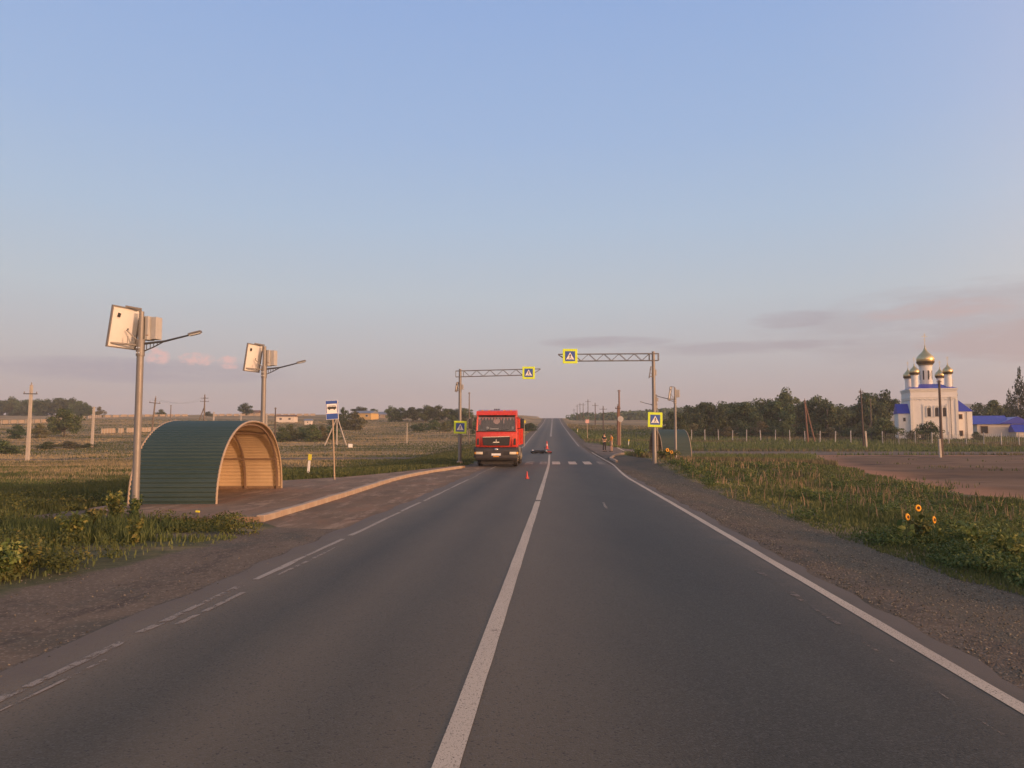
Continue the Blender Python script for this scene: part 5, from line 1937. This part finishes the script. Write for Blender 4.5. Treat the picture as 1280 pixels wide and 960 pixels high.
def quads_mesh(name, V, tint, mat):
    n = len(V) // 4
    me = bpy.data.meshes.new(name)
    me.vertices.add(n * 4)
    me.vertices.foreach_set('co', V.astype(np.float32).ravel())
    me.loops.add(n * 4)
    me.polygons.add(n)
    me.loops.foreach_set('vertex_index', np.arange(n * 4, dtype=np.int32))
    me.polygons.foreach_set('loop_start', np.arange(0, n * 4, 4, dtype=np.int32))
    a = me.attributes.new('tint', 'FLOAT', 'FACE')
    a.data.foreach_set('value', tint.astype(np.float32))
    me.update()
    me.materials.append(mat)
    return me


TREES = {}


def make_tree_kind(kind, seed, mat, n_clumps, leaves, low, rmin, rmax, leaf, top_bias=0.0, pine=False):
    """unit tree: height 1, crown about 1 wide"""
    rng = np.random.default_rng(seed)
    cs, rs_ = [], []
    if pine:
        for i in range(n_clumps):
            t = (i + rng.random()) / n_clumps
            z = low + (1 - low) * t
            w = .46 * (1 - t) ** .75 * (.7 + .5 * rng.random()) + .03
            a = rng.random() * 6.283
            cs.append((w * .6 * math.cos(a), w * .6 * math.sin(a), z - .03))
            rs_.append((w * .55, w * .55, .05 + .02 * rng.random()))
    else:
        while len(cs) < n_clumps:
            p = rng.uniform(-1, 1, 3)
            if np.linalg.norm(p) > 1:
                continue
            z = low + (1 - low) * (.5 + .5 * p[2]) * .93
            prof = math.sqrt(max(.05, 1 - ((z - (low + (1 - low) * (.42 + top_bias))) / ((1 - low) * .62)) ** 2))
            r = rng.uniform(rmin, rmax)
            k = .46 * prof
            cs.append((p[0] * k, p[1] * k, z - r * .35))
            rs_.append((r, r, r * .72))
    npc = [max(10, int(leaves * (r[0] ** 2) / sum(q_[0] ** 2 for q_ in rs_))) for r in rs_]
    V, t = leaf_quads(rng, cs, rs_, npc, leaf)
    V[:, 2] = np.maximum(V[:, 2], .005)
    crown = quads_mesh('crown', V, t, M[mat])
    tr = MB()
    tr.tube([(0, 0, -.08), (.006, .004, low * .6 + .08), (-.006, .006, .55), (0, 0, .8)], [.026, .021, .014, .006], 7)
    for c in cs[: (0 if pine else 9)]:
        z0 = max(.12, min(.6, c[2] * .6))
        tr.tube([(0, 0, z0), (c[0] * .5, c[1] * .5, (z0 + c[2]) * .53), (c[0], c[1], c[2])], [.011, .008, .003], 5)
    TREES.setdefault(kind, []).append((tr.mesh('trunk', M['bark'], True), crown))


for k in range(3):
    make_tree_kind('broad', 100 + k, ['leaf_a', 'leaf_b', 'leaf_b'][k], 40, 5200, .10, .10, .20, .030)
    make_tree_kind('bush', 200 + k, ['leaf_b', 'leaf_c', 'leaf_a'][k], 24, 2400, .0, .13, .24, .036, top_bias=-.12)
for k in range(2):
    make_tree_kind('tall', 300 + k, ['leaf_b', 'leaf_a'][k], 30, 2800, .14, .10, .17, .028, top_bias=.08)
    make_tree_kind('pine', 400 + k, 'leaf_pine', 60, 3000, .08, .1, .2, .026, pine=True)
_used = {}


def tree(px, y, top, wpx, kind, label, group=None, var=None, name=None, sink=0.0):
    x = at(px, y)
    zg = float(G(x, y)) - sink
    h = max(.6, hz(top, y) - zg) * (1.05 if kind != 'pine' else 1)
    w = wpx / F * y
    lst = TREES[kind]
    i = _used.get(kind, 0)
    _used[kind] = i + 1
    tm, cm = lst[(i if var is None else var) % len(lst)]
    nm = name or {'broad': 'tree', 'tall': 'tree', 'pine': 'pine_tree', 'bush': 'bush'}[kind]
    cat = {'pine': 'pine tree', 'bush': 'bush'}.get(kind, 'tree')
    root = empty(nm, (x, y, zg), random.uniform(0, 6.28), label, cat, group)
    for nm_, me in (('trunk' if kind != 'bush' else 'stem', tm), ('crown', cm)):
        o = link_mesh(nm_, me, root)
        o.scale = (w, w, h)
    return root


# left: wood on the hilltop
gw = 'trees of the hilltop wood'
for i, (px, tp, w) in enumerate([(-34, 494, 30), (-14, 496, 28), (4, 499, 24), (16, 496, 22), (28, 498.5, 22), (40, 498, 20), (47, 499, 24), (59, 498, 20), (71, 496, 22), (77, 498, 22), (88, 496.5, 22), (96, 499.5, 20), (104, 503, 20), (111, 507, 16)]):
    tree(px, 330 + (i * 37) % 40, tp, w * 1.15, 'broad', 'dark tree of the hilltop wood above the tan panel fence', gw, name='tree', sink=1)
tree(82, 148, 508.5, 40, 'broad', 'big dark rounded bush tree standing alone below the hilltop wood', None, var=2, name='tree')
tree(22, 138, 529, 26, 'bush', 'green bush left of the concrete power pole', None)
tree(50, 142, 528.5, 25, 'bush', 'green bush right of the concrete power pole, beside the big dark one', None)
tree(10, 96, 546, 46, 'bush', 'wide low shrub at the edge of the meadow near the concrete pole', None)
tree(62, 108, 551, 30, 'bush', 'low grey-green shrub at the foot of the meadow bank', 'low meadow shrubs', )
tree(88, 110, 551, 34, 'bush', 'low grey-green shrub at the foot of the meadow bank', 'low meadow shrubs')
tree(110, 112, 553, 26, 'bush', 'low grey-green shrub at the foot of the meadow bank', 'low meadow shrubs')
tree(307.5, 320, 504, 22, 'broad', 'round lone tree on the skyline above the shelter crown', None, var=0)
tree(201.5, 318, 511, 14, 'bush', 'small round bush on the skyline by the leaning wooden pole', None)
tree(125, 300, 508, 14, 'bush', 'small bush at the right end of the hilltop wood', None)
tree(262, 300, 513, 12, 'bush', 'tiny skyline bush behind the transformer pole', None)
for i, (px, tp, w) in enumerate([(352, 532, 20), (364, 529.5, 22), (377, 530.5, 22), (390, 529, 22), (402, 531, 20), (413, 529, 20)]):
    tree(px, 128 + (i % 3) * 4, tp, w * 1.2, 'bush', 'shrub of the green band between the shelter and the bus stop sign', 'shrub band beyond the shelter')
tree(431, 190, 504.5, 12, 'tall', 'narrow tall tree just right of the bus stop sign', None)
tree(424, 186, 516, 26, 'bush', 'bush behind the tripod pole', None)
tree(444, 176, 514, 34, 'bush', 'large olive bush in front of the yellow house', None, var=1)
tree(449, 285, 508.5, 26, 'broad', 'dark tree behind the yellow house', None, var=0)
tree(467, 290, 510.5, 16, 'broad', 'small dark tree above the slate roofs', None, var=2)
gr_ = 'trees of the row on the slope left of the gantry'
for px, tp, w in [(489, 507.5, 16), (502, 509, 20), (517, 508, 22), (532, 506.5, 24), (546, 506, 26), (560, 510, 22), (571, 511, 20), (583, 509.5, 20)]:
    tree(px, 240, tp, w * 1.15, 'broad', 'tree of the dark row on the slope left of the gantry', gr_)
for px, tp, w, y in [(525, 527, 24, 170), (541, 524, 26, 180), (556, 527, 20, 168), (600, 516, 26, 150), (566, 519, 22, 190)]:
    tree(px, y, tp, w, 'bush', 'pale green shrub on the slope behind the left gantry', 'slope shrubs by the gantry')
tree(660, 165, 526.5, 26, 'bush', 'dense green shrub at the roadside right beyond the truck', None, var=2)
tree(645, 185, 524, 22, 'bush', 'second green shrub half hidden by the truck', None, var=0)

# far wooded ridge right of the road: one mass
rng = np.random.default_rng(31)
cs, rs_ = [], []
for i in range(150):
    px = 716 + 150 * rng.random() ** .9
    y = 430 + 60 * rng.random()
    x = at(px, y)
    top = np.interp(px, [716, 735, 760, 790, 810, 866], [519.5, 517.5, 517, 515.5, 514, 510]) + rng.normal() * .7
    zt_ = hz(top, y)
    r = 3.2 + 2.4 * rng.random()
    cs.append((x, y, zt_ - r * .8))
    rs_.append((r * 1.25, r * 1.25, r))
    cs.append((x + rng.normal() * 2, y, zt_ - r * 2.0))
    rs_.append((r * 1.4, r * 1.4, r))
V, t = leaf_quads(rng, cs, rs_, [110] * len(cs), 1.0)
o = link_mesh('distant_wood', quads_mesh('distant_wood', V, t, M['leaf_a']))
tag(o, 'far wooded ridge along the horizon right of the road', None, None, 'stuff')

# right: the belt behind the post fence
gb = 'trees of the belt behind the post fence'
lb = 'dark green tree of the dense belt behind the white fence posts'
for i, (px, tp, w) in enumerate([(846, 512, 26), (860, 507.5, 26), (873, 503.5, 28), (887, 499.5, 30), (901, 502.5, 26), (914, 501.5, 30), (930, 500, 32), (945, 499, 28), (1003, 499, 30), (1032, 498, 30), (1049, 506, 30), (1062, 506.5, 30), (972, 499, 34), (1012, 501, 30), (1072, 503, 26), (918, 508, 30), (893, 508, 28)]):
    tree(px, 150 + (i * 23) % 17, tp, w * 1.6, 'broad', lb, gb, sink=.6)
tree(959, 160, 493, 22, 'tall', 'narrow tree just left of the tallest crown in the belt', None)
tree(966, 168, 491, 20, 'tall', 'pointed tree between the narrow one and the tallest crown', None)
tree(985, 158, 485.5, 40, 'broad', 'tallest round crowned tree of the belt behind the post fence', None, var=0)
tree(1021, 156, 492.5, 36, 'broad', 'tall domed tree behind the reddish strutted pole', None, var=1)
tree(1086, 158, 487.5, 44, 'broad', 'large round tree left of the church, behind the dark pole', None, var=2)
tree(1107, 162, 488.5, 38, 'broad', 'broad tree close against the left annex of the church', None, var=0)
gu = 'undergrowth bushes under the tree belt'
for i in range(19):
    px = 850 + i * 14.2
    tree(px, 136 + (i * 7) % 9, 524 + (i * 5) % 11, 30, 'bush', 'bush of the undergrowth right behind the white fence posts', gu, sink=.3)
tree(1104, 124, 521, 44, 'bush', 'full bush hiding the foot of the left annex of the church', None, var=0)
tree(1158, 122, 521.5, 34, 'bush', 'dark bush in front of the church door', None, var=2)
tree(1140, 121, 535, 16, 'bush', 'small bush at the left corner of the church front', None, var=2)
tree(1221, 124, 537, 16, 'bush', 'small bush between the church and the blue roofed house', None, var=2)
tree(1236, 172, 497.5, 42, 'broad', 'round dark tree behind the blue roofed house', None, var=2)
tree(1259, 180, 506, 26, 'broad', 'lower dark tree between the round one and the pines', None, var=0)
tree(1276, 150, 459, 34, 'pine', 'tall dark pine at the edge past the blue roofed house', None)
tree(1262, 158, 486, 22, 'pine', 'shorter pine beside the tall one', None)
tree(1304, 150, 470, 40, 'pine', 'pine beyond the tall one, outermost', None)

# blue hill far behind the church
xs_ = np.linspace(250, 1900, 60)
hv, hf = [], []
for i, x in enumerate(xs_):
    hh = (34 + 24 * math.exp(-((x - 830) / 260) ** 2) + 4 * math.sin(x / 90)) * float(sstep(250, 560, x))
    for j, (yy, k) in enumerate(((1200, 0), (1270, .6), (1340, .92), (1420, 1.0), (1560, .5), (1630, 0))):
        hv.append((x, yy + 12 * math.sin(x / 70 + j), 6 + hh * k))
for i in range(len(xs_) - 1):
    for j in range(5):
        a = i * 6 + j
        hf.append((a, a + 6, a + 7, a + 1))
M['hill'] = pm('hill_woods', (.05, .06, .03), (.10, .09, .05), .02, .95)
o = MB().add(hv, hf).build('hill', M['hill'], None, True)
o['kind'] = 'structure'

# ------------------------------------------------------------------ grass, weeds


def blades(name, x, y, h, w, tint, mat, bend=.35, kind3=False, rng=RNG):
    """one upright bent blade per point, joined into one mesh"""
    n = len(x)
    z = G(x, y) - .01
    a = rng.random(n) * 6.283
    ca, sa = np.cos(a), np.sin(a)
    ld = rng.random(n) * 6.283
    lean = bend * (rng.random(n) ** .7) * h
    lx, ly = np.cos(ld) * lean, np.sin(ld) * lean
    hw = w / 2
    if kind3:
        V = np.stack([np.stack([x - ca * hw, y - sa * hw, z], -1), np.stack([x + ca * hw, y + sa * hw, z], -1), np.stack([x + lx, y + ly, z + h], -1)], 1)
        k = 3
        loops = np.arange(n * 3, dtype=np.int32)
        starts = np.arange(0, n * 3, 3, dtype=np.int32)
        fn = n
    else:
        m1 = np.stack([x + lx * .35 - ca * hw * .8, y + ly * .35 - sa * hw * .8, z + h * .58], -1)
        m2 = np.stack([x + lx * .35 + ca * hw * .8, y + ly * .35 + sa * hw * .8, z + h * .58], -1)
        V = np.stack([np.stack([x - ca * hw, y - sa * hw, z], -1), np.stack([x + ca * hw, y + sa * hw, z], -1), m1, m2, np.stack([x + lx, y + ly, z + h * (1 - .25 * (lean / (h + 1e-6)))], -1)], 1)
        k = 5
        base = (np.arange(n, dtype=np.int32) * 5)[:, None]
        loops = (base + np.array([0, 1, 3, 2, 2, 3, 4], np.int32)).ravel()
        s0 = np.arange(n, dtype=np.int32) * 7
        starts = np.stack([s0, s0 + 4], -1).ravel()
        fn = n * 2
    me = bpy.data.meshes.new(name)
    me.vertices.add(n * k)
    me.vertices.foreach_set('co', V.astype(np.float32).ravel())
    me.loops.add(len(loops))
    me.polygons.add(fn)
    me.loops.foreach_set('vertex_index', loops)
    me.polygons.foreach_set('loop_start', starts)
    at_ = me.attributes.new('tint', 'FLOAT', 'POINT')
    at_.data.foreach_set('value', np.repeat(tint, k).astype(np.float32))
    me.update()
    me.materials.append(mat)
    o = link_mesh(name, me)
    o['kind'] = 'stuff'
    return o


def scatter(n, y0, y1, side, pw=1.0, rng=RNG, smax=None):
    """points in the part of the land near the view, thinning out with distance"""
    u = rng.random(n)
    if pw == 1.0:
        y = y0 * (y1 / y0) ** u
    else:
        k = 1 - pw
        y = (y0 ** k + u * (y1 ** k - y0 ** k)) ** (1 / k)
    xc = XC(y)
    lim = .80 * y + 5.0
    if side > 0:
        lo = xc + 3.8
        hi = np.maximum(lo + 1.5, lim)
    else:
        hi = xc - 3.6
        lo = np.minimum(hi - 1.5, -lim)
    x = lo + (hi - lo) * rng.random(n)
    return x, y


def keep_grass(x, y, rng=RNG):
    s = x - XC(y)
    wob = (fbm(x, y, 1.6, 21) - .5) * 1.4
    ok = np.where(s > 0, s > grass_edge_right(y) + wob * .6, -s > grass_edge_left(y) + wob * 1.7)
    lf = lot_field(x, y) + (fbm(x, y, 3.0, 23) - .5) * 2.6
    ok &= lf < .1
    ok &= ~in_poly(x, y, PLAT)
    ok &= ~in_poly(x, y, [(p[0] + (0.5 if i_ > 12 else 0.0), p[1]) for i_, p in enumerate(sr)])
    ok &= ~((s > 3) & (s < 6.5) & (y > 54) & (y < 104))
    sh = (x > SHX - 2.2) & (x < SHX + .1) & (y > 18.3) & (y < 24.4)
    ok &= ~sh
    pt = np.exp(-((x + 9.5) / 1.3) ** 2 - ((y - 17.6) / .9) ** 2) + np.exp(-((x + 5.6) / 1.0) ** 2 - ((y - 13.4) / .6) ** 2)
    ok &= pt < .35 + .4 * rng.random(len(x))
    tr_ = (np.exp(-((y - (86 + .10 * (x + 20))) / 2.2) ** 2) > .5) & (s < -10)
    ok &= ~tr_
    ok &= (s > 0) | (np.exp(-((y - (52 + .22 * (x + 30))) / 1.0) ** 2) < .5) | (s > -14)
    return ok


# near verges, right and left
for side, n, nm in ((1, 330000, 'verge_grass'), (-1, 240000, 'verge_grass')):
    x, y = scatter(n, 3.2 if side > 0 else 4.5, 62, side)
    ok = keep_grass(x, y)
    x, y = x[ok], y[ok]
    m = len(x)
    s = np.abs(x - XC(y))
    edge = np.where(x - XC(y) > 0, s - grass_edge_right(y), s - np.minimum(grass_edge_left(y), 6))
    clump = fbm(x, y, 2.2, 41)
    dens = RNG.random(m) < np.clip(.25 + 1.5 * (clump - .2), .15, 1)
    if side < 0:
        bare = fbm(x, y, 1.3, 47) + .22 * np.exp(-edge / .9)
        dens &= (bare < .60) | (RNG.random(m) < .12)
    x, y, edge, clump, s = x[dens], y[dens], edge[dens], clump[dens], s[dens]
    m = len(x)
    h = (.06 + .24 * np.clip(edge / 2.5, 0, 1) * (.25 + 1.1 * clump)) * (.55 + .75 * RNG.random(m))
    if side > 0:
        h *= .88 - .3 * sstep(8, 25, y)
    if side < 0:
        h *= 1 - .45 * sstep(12, 22, y)
    w = .007 + .0011 * y
    tint = np.clip(.28 + .9 * (fbm(x, y, 2.8, 43) - .42) + .40 * (RNG.random(m) - .4) + .16 * (edge < 1.2), 0, 1)
    blades(nm, x, y, h, w, tint, M['grass_green'])
# tall dry seed stalks among the right verge weeds, as in the brownish patch before the yard
x, y = scatter(60000, 15, 62, 1)
s = x - XC(y)
okd = keep_grass(x, y) & (np.exp(-((y - 38) / 16) ** 2 - ((s - 10.5) / 3.6) ** 2) * .26 + .003 > RNG.random(len(x))) & (fbm(x, y, 2.6, 51) > .45)
x, y = x[okd], y[okd]
m = len(x)
blades('dry_weed_stalks', x, y, (.20 + .30 * RNG.random(m)), .007 + .0008 * y, np.clip(.15 + .6 * RNG.random(m), 0, 1), M['grass_dry'], bend=.45)
# left: pale dry stalks at the shelter and through the meadow
x, y = scatter(230000, 15, 260, -1, pw=1.15)
ok = keep_grass(x, y)
x, y = x[ok], y[ok]
s = x - XC(y)
greenband = np.clip(1.1 * sstep(24, 9, -s) * sstep(22, 30, y) * sstep(105, 70, y) + .75 * sstep(27, 15, y + (fbm(x, y, 5, 97) - .5) * 22), 0, 1)
pat = fbm(x * .42, y, 5, 61) * .75 + fbm(x * .16, y, 20, 67) * .65
isdry = (pat > .78 + .40 * greenband - .04 * sstep(40, 100, y) + .10 * (RNG.random(len(x)) - .5))
m = len(x)
hh = (.07 + .17 * fbm(x, y, 5, 63)) * (.6 + .8 * RNG.random(m))
wd = .012 + .0013 * y
d_ = isdry
blades('meadow_dry_grass', x[d_], y[d_], hh[d_] * 1.1, wd[d_], np.clip(.25 + .6 * (fbm(x[d_], y[d_], 9, 65) - .3) + .45 * RNG.random(d_.sum()), 0, 1), M['grass_dry'], kind3=True)
d_ = ~isdry
blades('meadow_green_grass', x[d_], y[d_], hh[d_], wd[d_], np.clip(.15 + .6 * RNG.random(d_.sum()), 0, 1), M['grass_green'], kind3=True)
# stray tufts on the yard
x, y = scatter(9000, 24, 86, 1)
lf = lot_field(x, y)
ok = (lf > 0) & (fbm(x, y, 4.0, 87) > .60 + .02 * lf) & (x < .75 * y)
x, y = x[ok], y[ok]
blades('yard_tufts', x, y, .10 + .16 * RNG.random(len(x)), .01 + .0013 * y, np.clip(.2 + .6 * RNG.random(len(x)), 0, 1), M['grass_green'], kind3=True)
# right: grass beyond the yard, up to the belt
x, y = scatter(90000, 50, 260, 1, pw=1.1)
ok = keep_grass(x, y)
x, y = x[ok], y[ok]
m = len(x)
dr = (fbm(x * .3, y, 8, 71) > .60 - .25 * sstep(130, 220, y))
hh = .18 + .3 * fbm(x, y, 5, 73) * RNG.random(m) + .1
wd = .015 + .0014 * y
blades('far_green_grass', x[~dr], y[~dr], hh[~dr], wd[~dr], np.clip(.1 + .5 * RNG.random((~dr).sum()), 0, 1), M['grass_green'], kind3=True)
blades('far_dry_grass', x[dr], y[dr], hh[dr], wd[dr], np.clip(.1 + .5 * RNG.random(dr.sum()), 0, 1), M['grass_dry'], kind3=True)


# broad-leaved weeds: low ground cover, one mass per verge
def weed_cover(name, pts, rng):
    cs, rs_, npc = [], [], []
    for (x, y, r, h) in pts:
        z = float(G(x, y))
        cs.append((x, y, z + h * .5))
        rs_.append((r, r, h * .55))
        npc.append(int(np.clip(3400 / (y + 2) * (r / .3), 40, 380)))
    V, t = [], []
    for c, r, k in zip(cs, rs_, npc):
        v_, t_ = leaf_quads(rng, [c], [r], [k], .012 + .0008 * c[1])
        V.append(v_)
        t.append(np.clip(t_ * .7 + .4 * (rng.random() - .35), 0, 1))
    o = link_mesh(name, quads_mesh(name, np.concatenate(V), np.concatenate(t), M['weed']))
    o['kind'] = 'stuff'


rng = np.random.default_rng(77)
pts = []
x, y = scatter(3600, 5, 55, 1, rng=rng)
s = x - XC(y)
edge = s - grass_edge_right(y)
ok = keep_grass(x, y) & (edge > .3) & (edge < 9) & (fbm(x, y, 2.4, 81) > .53)
for xx, yy in zip(x[ok], y[ok]):
    pts.append((xx, yy, .13 + .18 * rng.random() + .004 * yy, .10 + .22 * rng.random()))
weed_cover('weed_cover', pts, rng)
pts = []
x, y = scatter(1500, 6, 34, -1, rng=rng)
ok = keep_grass(x, y) & (fbm(x, y, 2.0, 83) > .54)
for xx, yy in zip(x[ok], y[ok]):
    pts.append((xx, yy, .13 + .18 * rng.random() + .004 * yy, .12 + .26 * rng.random()))
weed_cover('weed_cover', pts, rng)


# single weeds that stand out
def leafy_weed(px, y, h, w, label, mat='weed', n=9, leaf=.034, seed=0):
    rng = np.random.default_rng(900 + seed)
    x = at(px, y)
    root = empty('leafy_weed', (x, y, float(G(x, y))), 0, label, 'weed')
    st = MB()
    cs, rs_, k_ = [], [], []
    n = n + 4
    w = w * .85
    for i in range(n):
        a, l_ = rng.random() * 6.283, rng.random() ** .6 * w * .5
        tx, ty, tz = math.cos(a) * l_, math.sin(a) * l_, h * (.55 + .45 * rng.random())
        st.tube([(0, 0, 0), (tx * .45, ty * .45, tz * .6), (tx, ty, tz)], [.011, .008, .004], 5)
        for q_ in (.35, .6, .85, 1.0):
            cs.append((tx * q_, ty * q_, tz * q_))
            rs_.append((w * .16, w * .16, h * .13))
            k_.append(11)
    st.build('stem', M['stalk'], root)
    V, t = leaf_quads(rng, cs, rs_, k_, leaf)
    V[:, 2] = np.maximum(V[:, 2], .01)
    link_mesh('leaves', quads_mesh('leaves', V, t, M[mat]), root)


leafy_weed(25, 9.6, .42, .75, 'yellow-green leafy weed at the corner of the dirt shoulder', n=12, seed=1)
leafy_weed(2, 9.2, .45, .7, 'yellow-green weed outermost on the dirt shoulder edge', n=12, seed=2)
leafy_weed(96, 12.4, .48, .6, 'tall tangled weed before the meadow, short of the near lamp', n=12, seed=4)
leafy_weed(150, 15.8, .58, .7, 'tall bushy weed right before the near lamp post', n=13, seed=6)
leafy_weed(172, 15.2, .55, .6, 'upright weed touching the foot of the near lamp post', n=10, seed=7)
leafy_weed(173, 12.0, .42, .28, 'lone spindly weed growing on the dirt shoulder below the lamp', n=4, seed=8)
leafy_weed(122, 13.8, .40, .5, 'brownish green weed beside the tall bushy one', n=10, seed=9)
leafy_weed(1255, 10.2, .5, .7, 'big leaf weed at the gravel edge, outermost', n=12, seed=11)
leafy_weed(1208, 11.6, .45, .75, 'bright green leafy weed by the gravel edge below the sunflowers', n=12, seed=12)
leafy_weed(1146, 12.6, .36, .5, 'yellow-green weed at the gravel edge before the sunflowers', n=9, seed=13)
leafy_weed(802, 52, .55, 1.3, 'dark leafy clump at the foot of the right gantry', n=12, leaf=.06, seed=15)
leafy_weed(834, 47, .6, 1.6, 'dark leafy clump between the gantry and the far shelter', n=12, leaf=.06, seed=16)


def sunflower(px, y, z, r, face, label, lean=(0, 0)):
    x = at(px, y)
    zg = float(G(x, y))
    h = z - zg
    root = empty('sunflower', (x, y, zg), 0, label, 'sunflower', 'roadside sunflowers')
    st = MB().tube([(lean[0], lean[1], -.05), (lean[0] * .5, lean[1] * .5 + .03, h * .55), (0, .03, h * .95), (0, .0, h)], [.011, .010, .008, .006], 6)
    st.build('stem', M['stalk'], root, True)
    rng = np.random.default_rng(int(px))
    V, t = leaf_quads(rng, [(lean[0] * .6 + .08 * math.cos(a), .02 + .08 * math.sin(a), h * q_) for a, q_ in zip(rng.random(9) * 6.283, np.linspace(.15, .8, 9))], [(.06, .06, .03)] * 9, [2] * 9, .06)
    link_mesh('leaves', quads_mesh('leaves', V, t, M['weed']), root)
    hd = empty('flower_head', (0, -.012, h), 0, parent=root)
    hd.rotation_euler = (R(90 - face[1]), 0, R(face[0]))
    pt = MB()
    for ring, (k, rr, zz) in enumerate(((15, 1.0, .004), (14, .86, .012))):
        for i in range(k):
            a = 6.283 * (i + .5 * ring) / k
            c_, s_ = math.cos(a), math.sin(a)
            w = r * .17
            q0, q1, q2 = r * .38, r * .72 * rr, r * rr
            pt.add([(c_ * q0 + s_ * w * .5, s_ * q0 - c_ * w * .5, zz), (c_ * q0 - s_ * w * .5, s_ * q0 + c_ * w * .5, zz), (c_ * q1 - s_ * w, s_ * q1 + c_ * w, zz + r * .1), (c_ * q2, s_ * q2, zz + r * .02), (c_ * q1 + s_ * w, s_ * q1 - c_ * w, zz + r * .1)], [(0, 1, 2, 3, 4)])
    pt.build('petals', M['petal'], hd)
    MB().lathe([(r * .47, .0), (r * .45, .02), (r * .2, .026), (.001, .02)], 14).build('seed_head', M['seedhead'], hd, True)


sunflower(1129, 12.4, hz(645, 12.4), .062, (30, 8), 'sunflower nearest the road of the three beside the gravel')
sunflower(1142.5, 12.8, hz(634, 12.8), .062, (12, 10), 'topmost sunflower of the three beside the gravel')
sunflower(1161.5, 12.2, hz(648.5, 12.2), .064, (40, 6), 'sunflower farthest from the road of the three beside the gravel')
sunflower(833.5, 45, hz(562.5, 45), .115, (15, 10), 'orange sunflower by the gantry foot, nearer the pole')
sunflower(838.5, 45.6, hz(565, 45.6), .105, (0, 10), 'orange sunflower by the gantry foot, farther from the pole')

# ------------------------------------------------------------------ loose stones on the shoulders


def stones(name, x, y, r, mat):
    n = len(x)
    z = G(x, y)
    base = np.array([(1, 0, 0), (-1, 0, 0), (0, 1, 0), (0, -1, 0), (0, 0, .8), (0, 0, -.6)])
    V = base[None] * (1 + .35 * (RNG.random((n, 6, 1)) - .5)) * r[:, None, None]
    a = RNG.random(n) * 6.283
    ca, sa = np.cos(a)[:, None], np.sin(a)[:, None]
    X_, Y_ = V[..., 0] * ca - V[..., 1] * sa, V[..., 0] * sa + V[..., 1] * ca
    V = np.stack([X_ + x[:, None], Y_ * .8 + y[:, None], V[..., 2] + z[:, None] + r[:, None] * .2], -1).reshape(-1, 3)
    f = np.array([(0, 2, 4), (2, 1, 4), (1, 3, 4), (3, 0, 4), (2, 0, 5), (1, 2, 5), (3, 1, 5), (0, 3, 5)], np.int32)
    L = (f[None] + (np.arange(n, dtype=np.int32) * 6)[:, None, None]).reshape(-1)
    me = bpy.data.meshes.new(name)
    me.vertices.add(n * 6)
    me.vertices.foreach_set('co', V.astype(np.float32).ravel())
    me.loops.add(len(L))
    me.polygons.add(len(L) // 3)
    me.loops.foreach_set('vertex_index', L)
    me.polygons.foreach_set('loop_start', np.arange(0, len(L), 3, dtype=np.int32))
    at_ = me.attributes.new('tint', 'FLOAT', 'POINT')
    at_.data.foreach_set('value', np.repeat(RNG.random(n), 6).astype(np.float32))
    me.update()
    me.materials.append(mat)
    o = link_mesh(name, me)
    o['kind'] = 'stuff'


M['gravel'] = leaf_mat('crushed_stone', (.06, .058, .05), (.14, .13, .105), (.25, .22, .17))
y = 3.0 * (40 / 3.0) ** RNG.random(26000)
s_ = 3.75 + RNG.random(len(y)) * 2.1
okk = (s_ < grass_edge_right(y) + .5) & (RNG.random(len(y)) < np.clip(.2 + 1.4 * (fbm(s_ * 1.3, y * .35, .8, 91) - .25), 0, 1))
y, s_ = y[okk], s_[okk]
stones('gravel_stones', XC(y) + s_, y, .005 + .010 * RNG.random(len(y)) ** 2.5 + .0002 * y, M['gravel'])
y = 4.0 * (30 / 4.0) ** RNG.random(6000)
s_ = -(3.25 + RNG.random(len(y)) * 2.6)
okk = (-s_ < grass_edge_left(y) + .4) & (y < 15) & (RNG.random(len(y)) < np.clip(1.5 * (fbm(s_ * 1.3, y * .5, .9, 93) - .3), 0, 1))
y, s_ = y[okk], s_[okk]
stones('gravel_stones', XC(y) + s_, y, .005 + .012 * RNG.random(len(y)) ** 3, M['gravel'])

# ------------------------------------------------------------------ evening haze over the whole place
hm = bpy.data.materials.new('haze')
hm.use_nodes = True
T = NT(hm.node_tree)
o_ = T.n('ShaderNodeOutputMaterial')
pv = T.n('ShaderNodeVolumePrincipled')
pv.inputs['Color'].default_value = (.90, .91, .92, 1)
pv.inputs['Density'].default_value = HAZE
pv.inputs['Anisotropy'].default_value = 0.0
T.link(pv.outputs[0], o_.inputs['Volume'])
hb = MB().box((0, 790, 36), (3900, 1760, 88)).build('haze', hm)
hb['kind'] = 'stuff'
hb.display_type = 'WIRE'
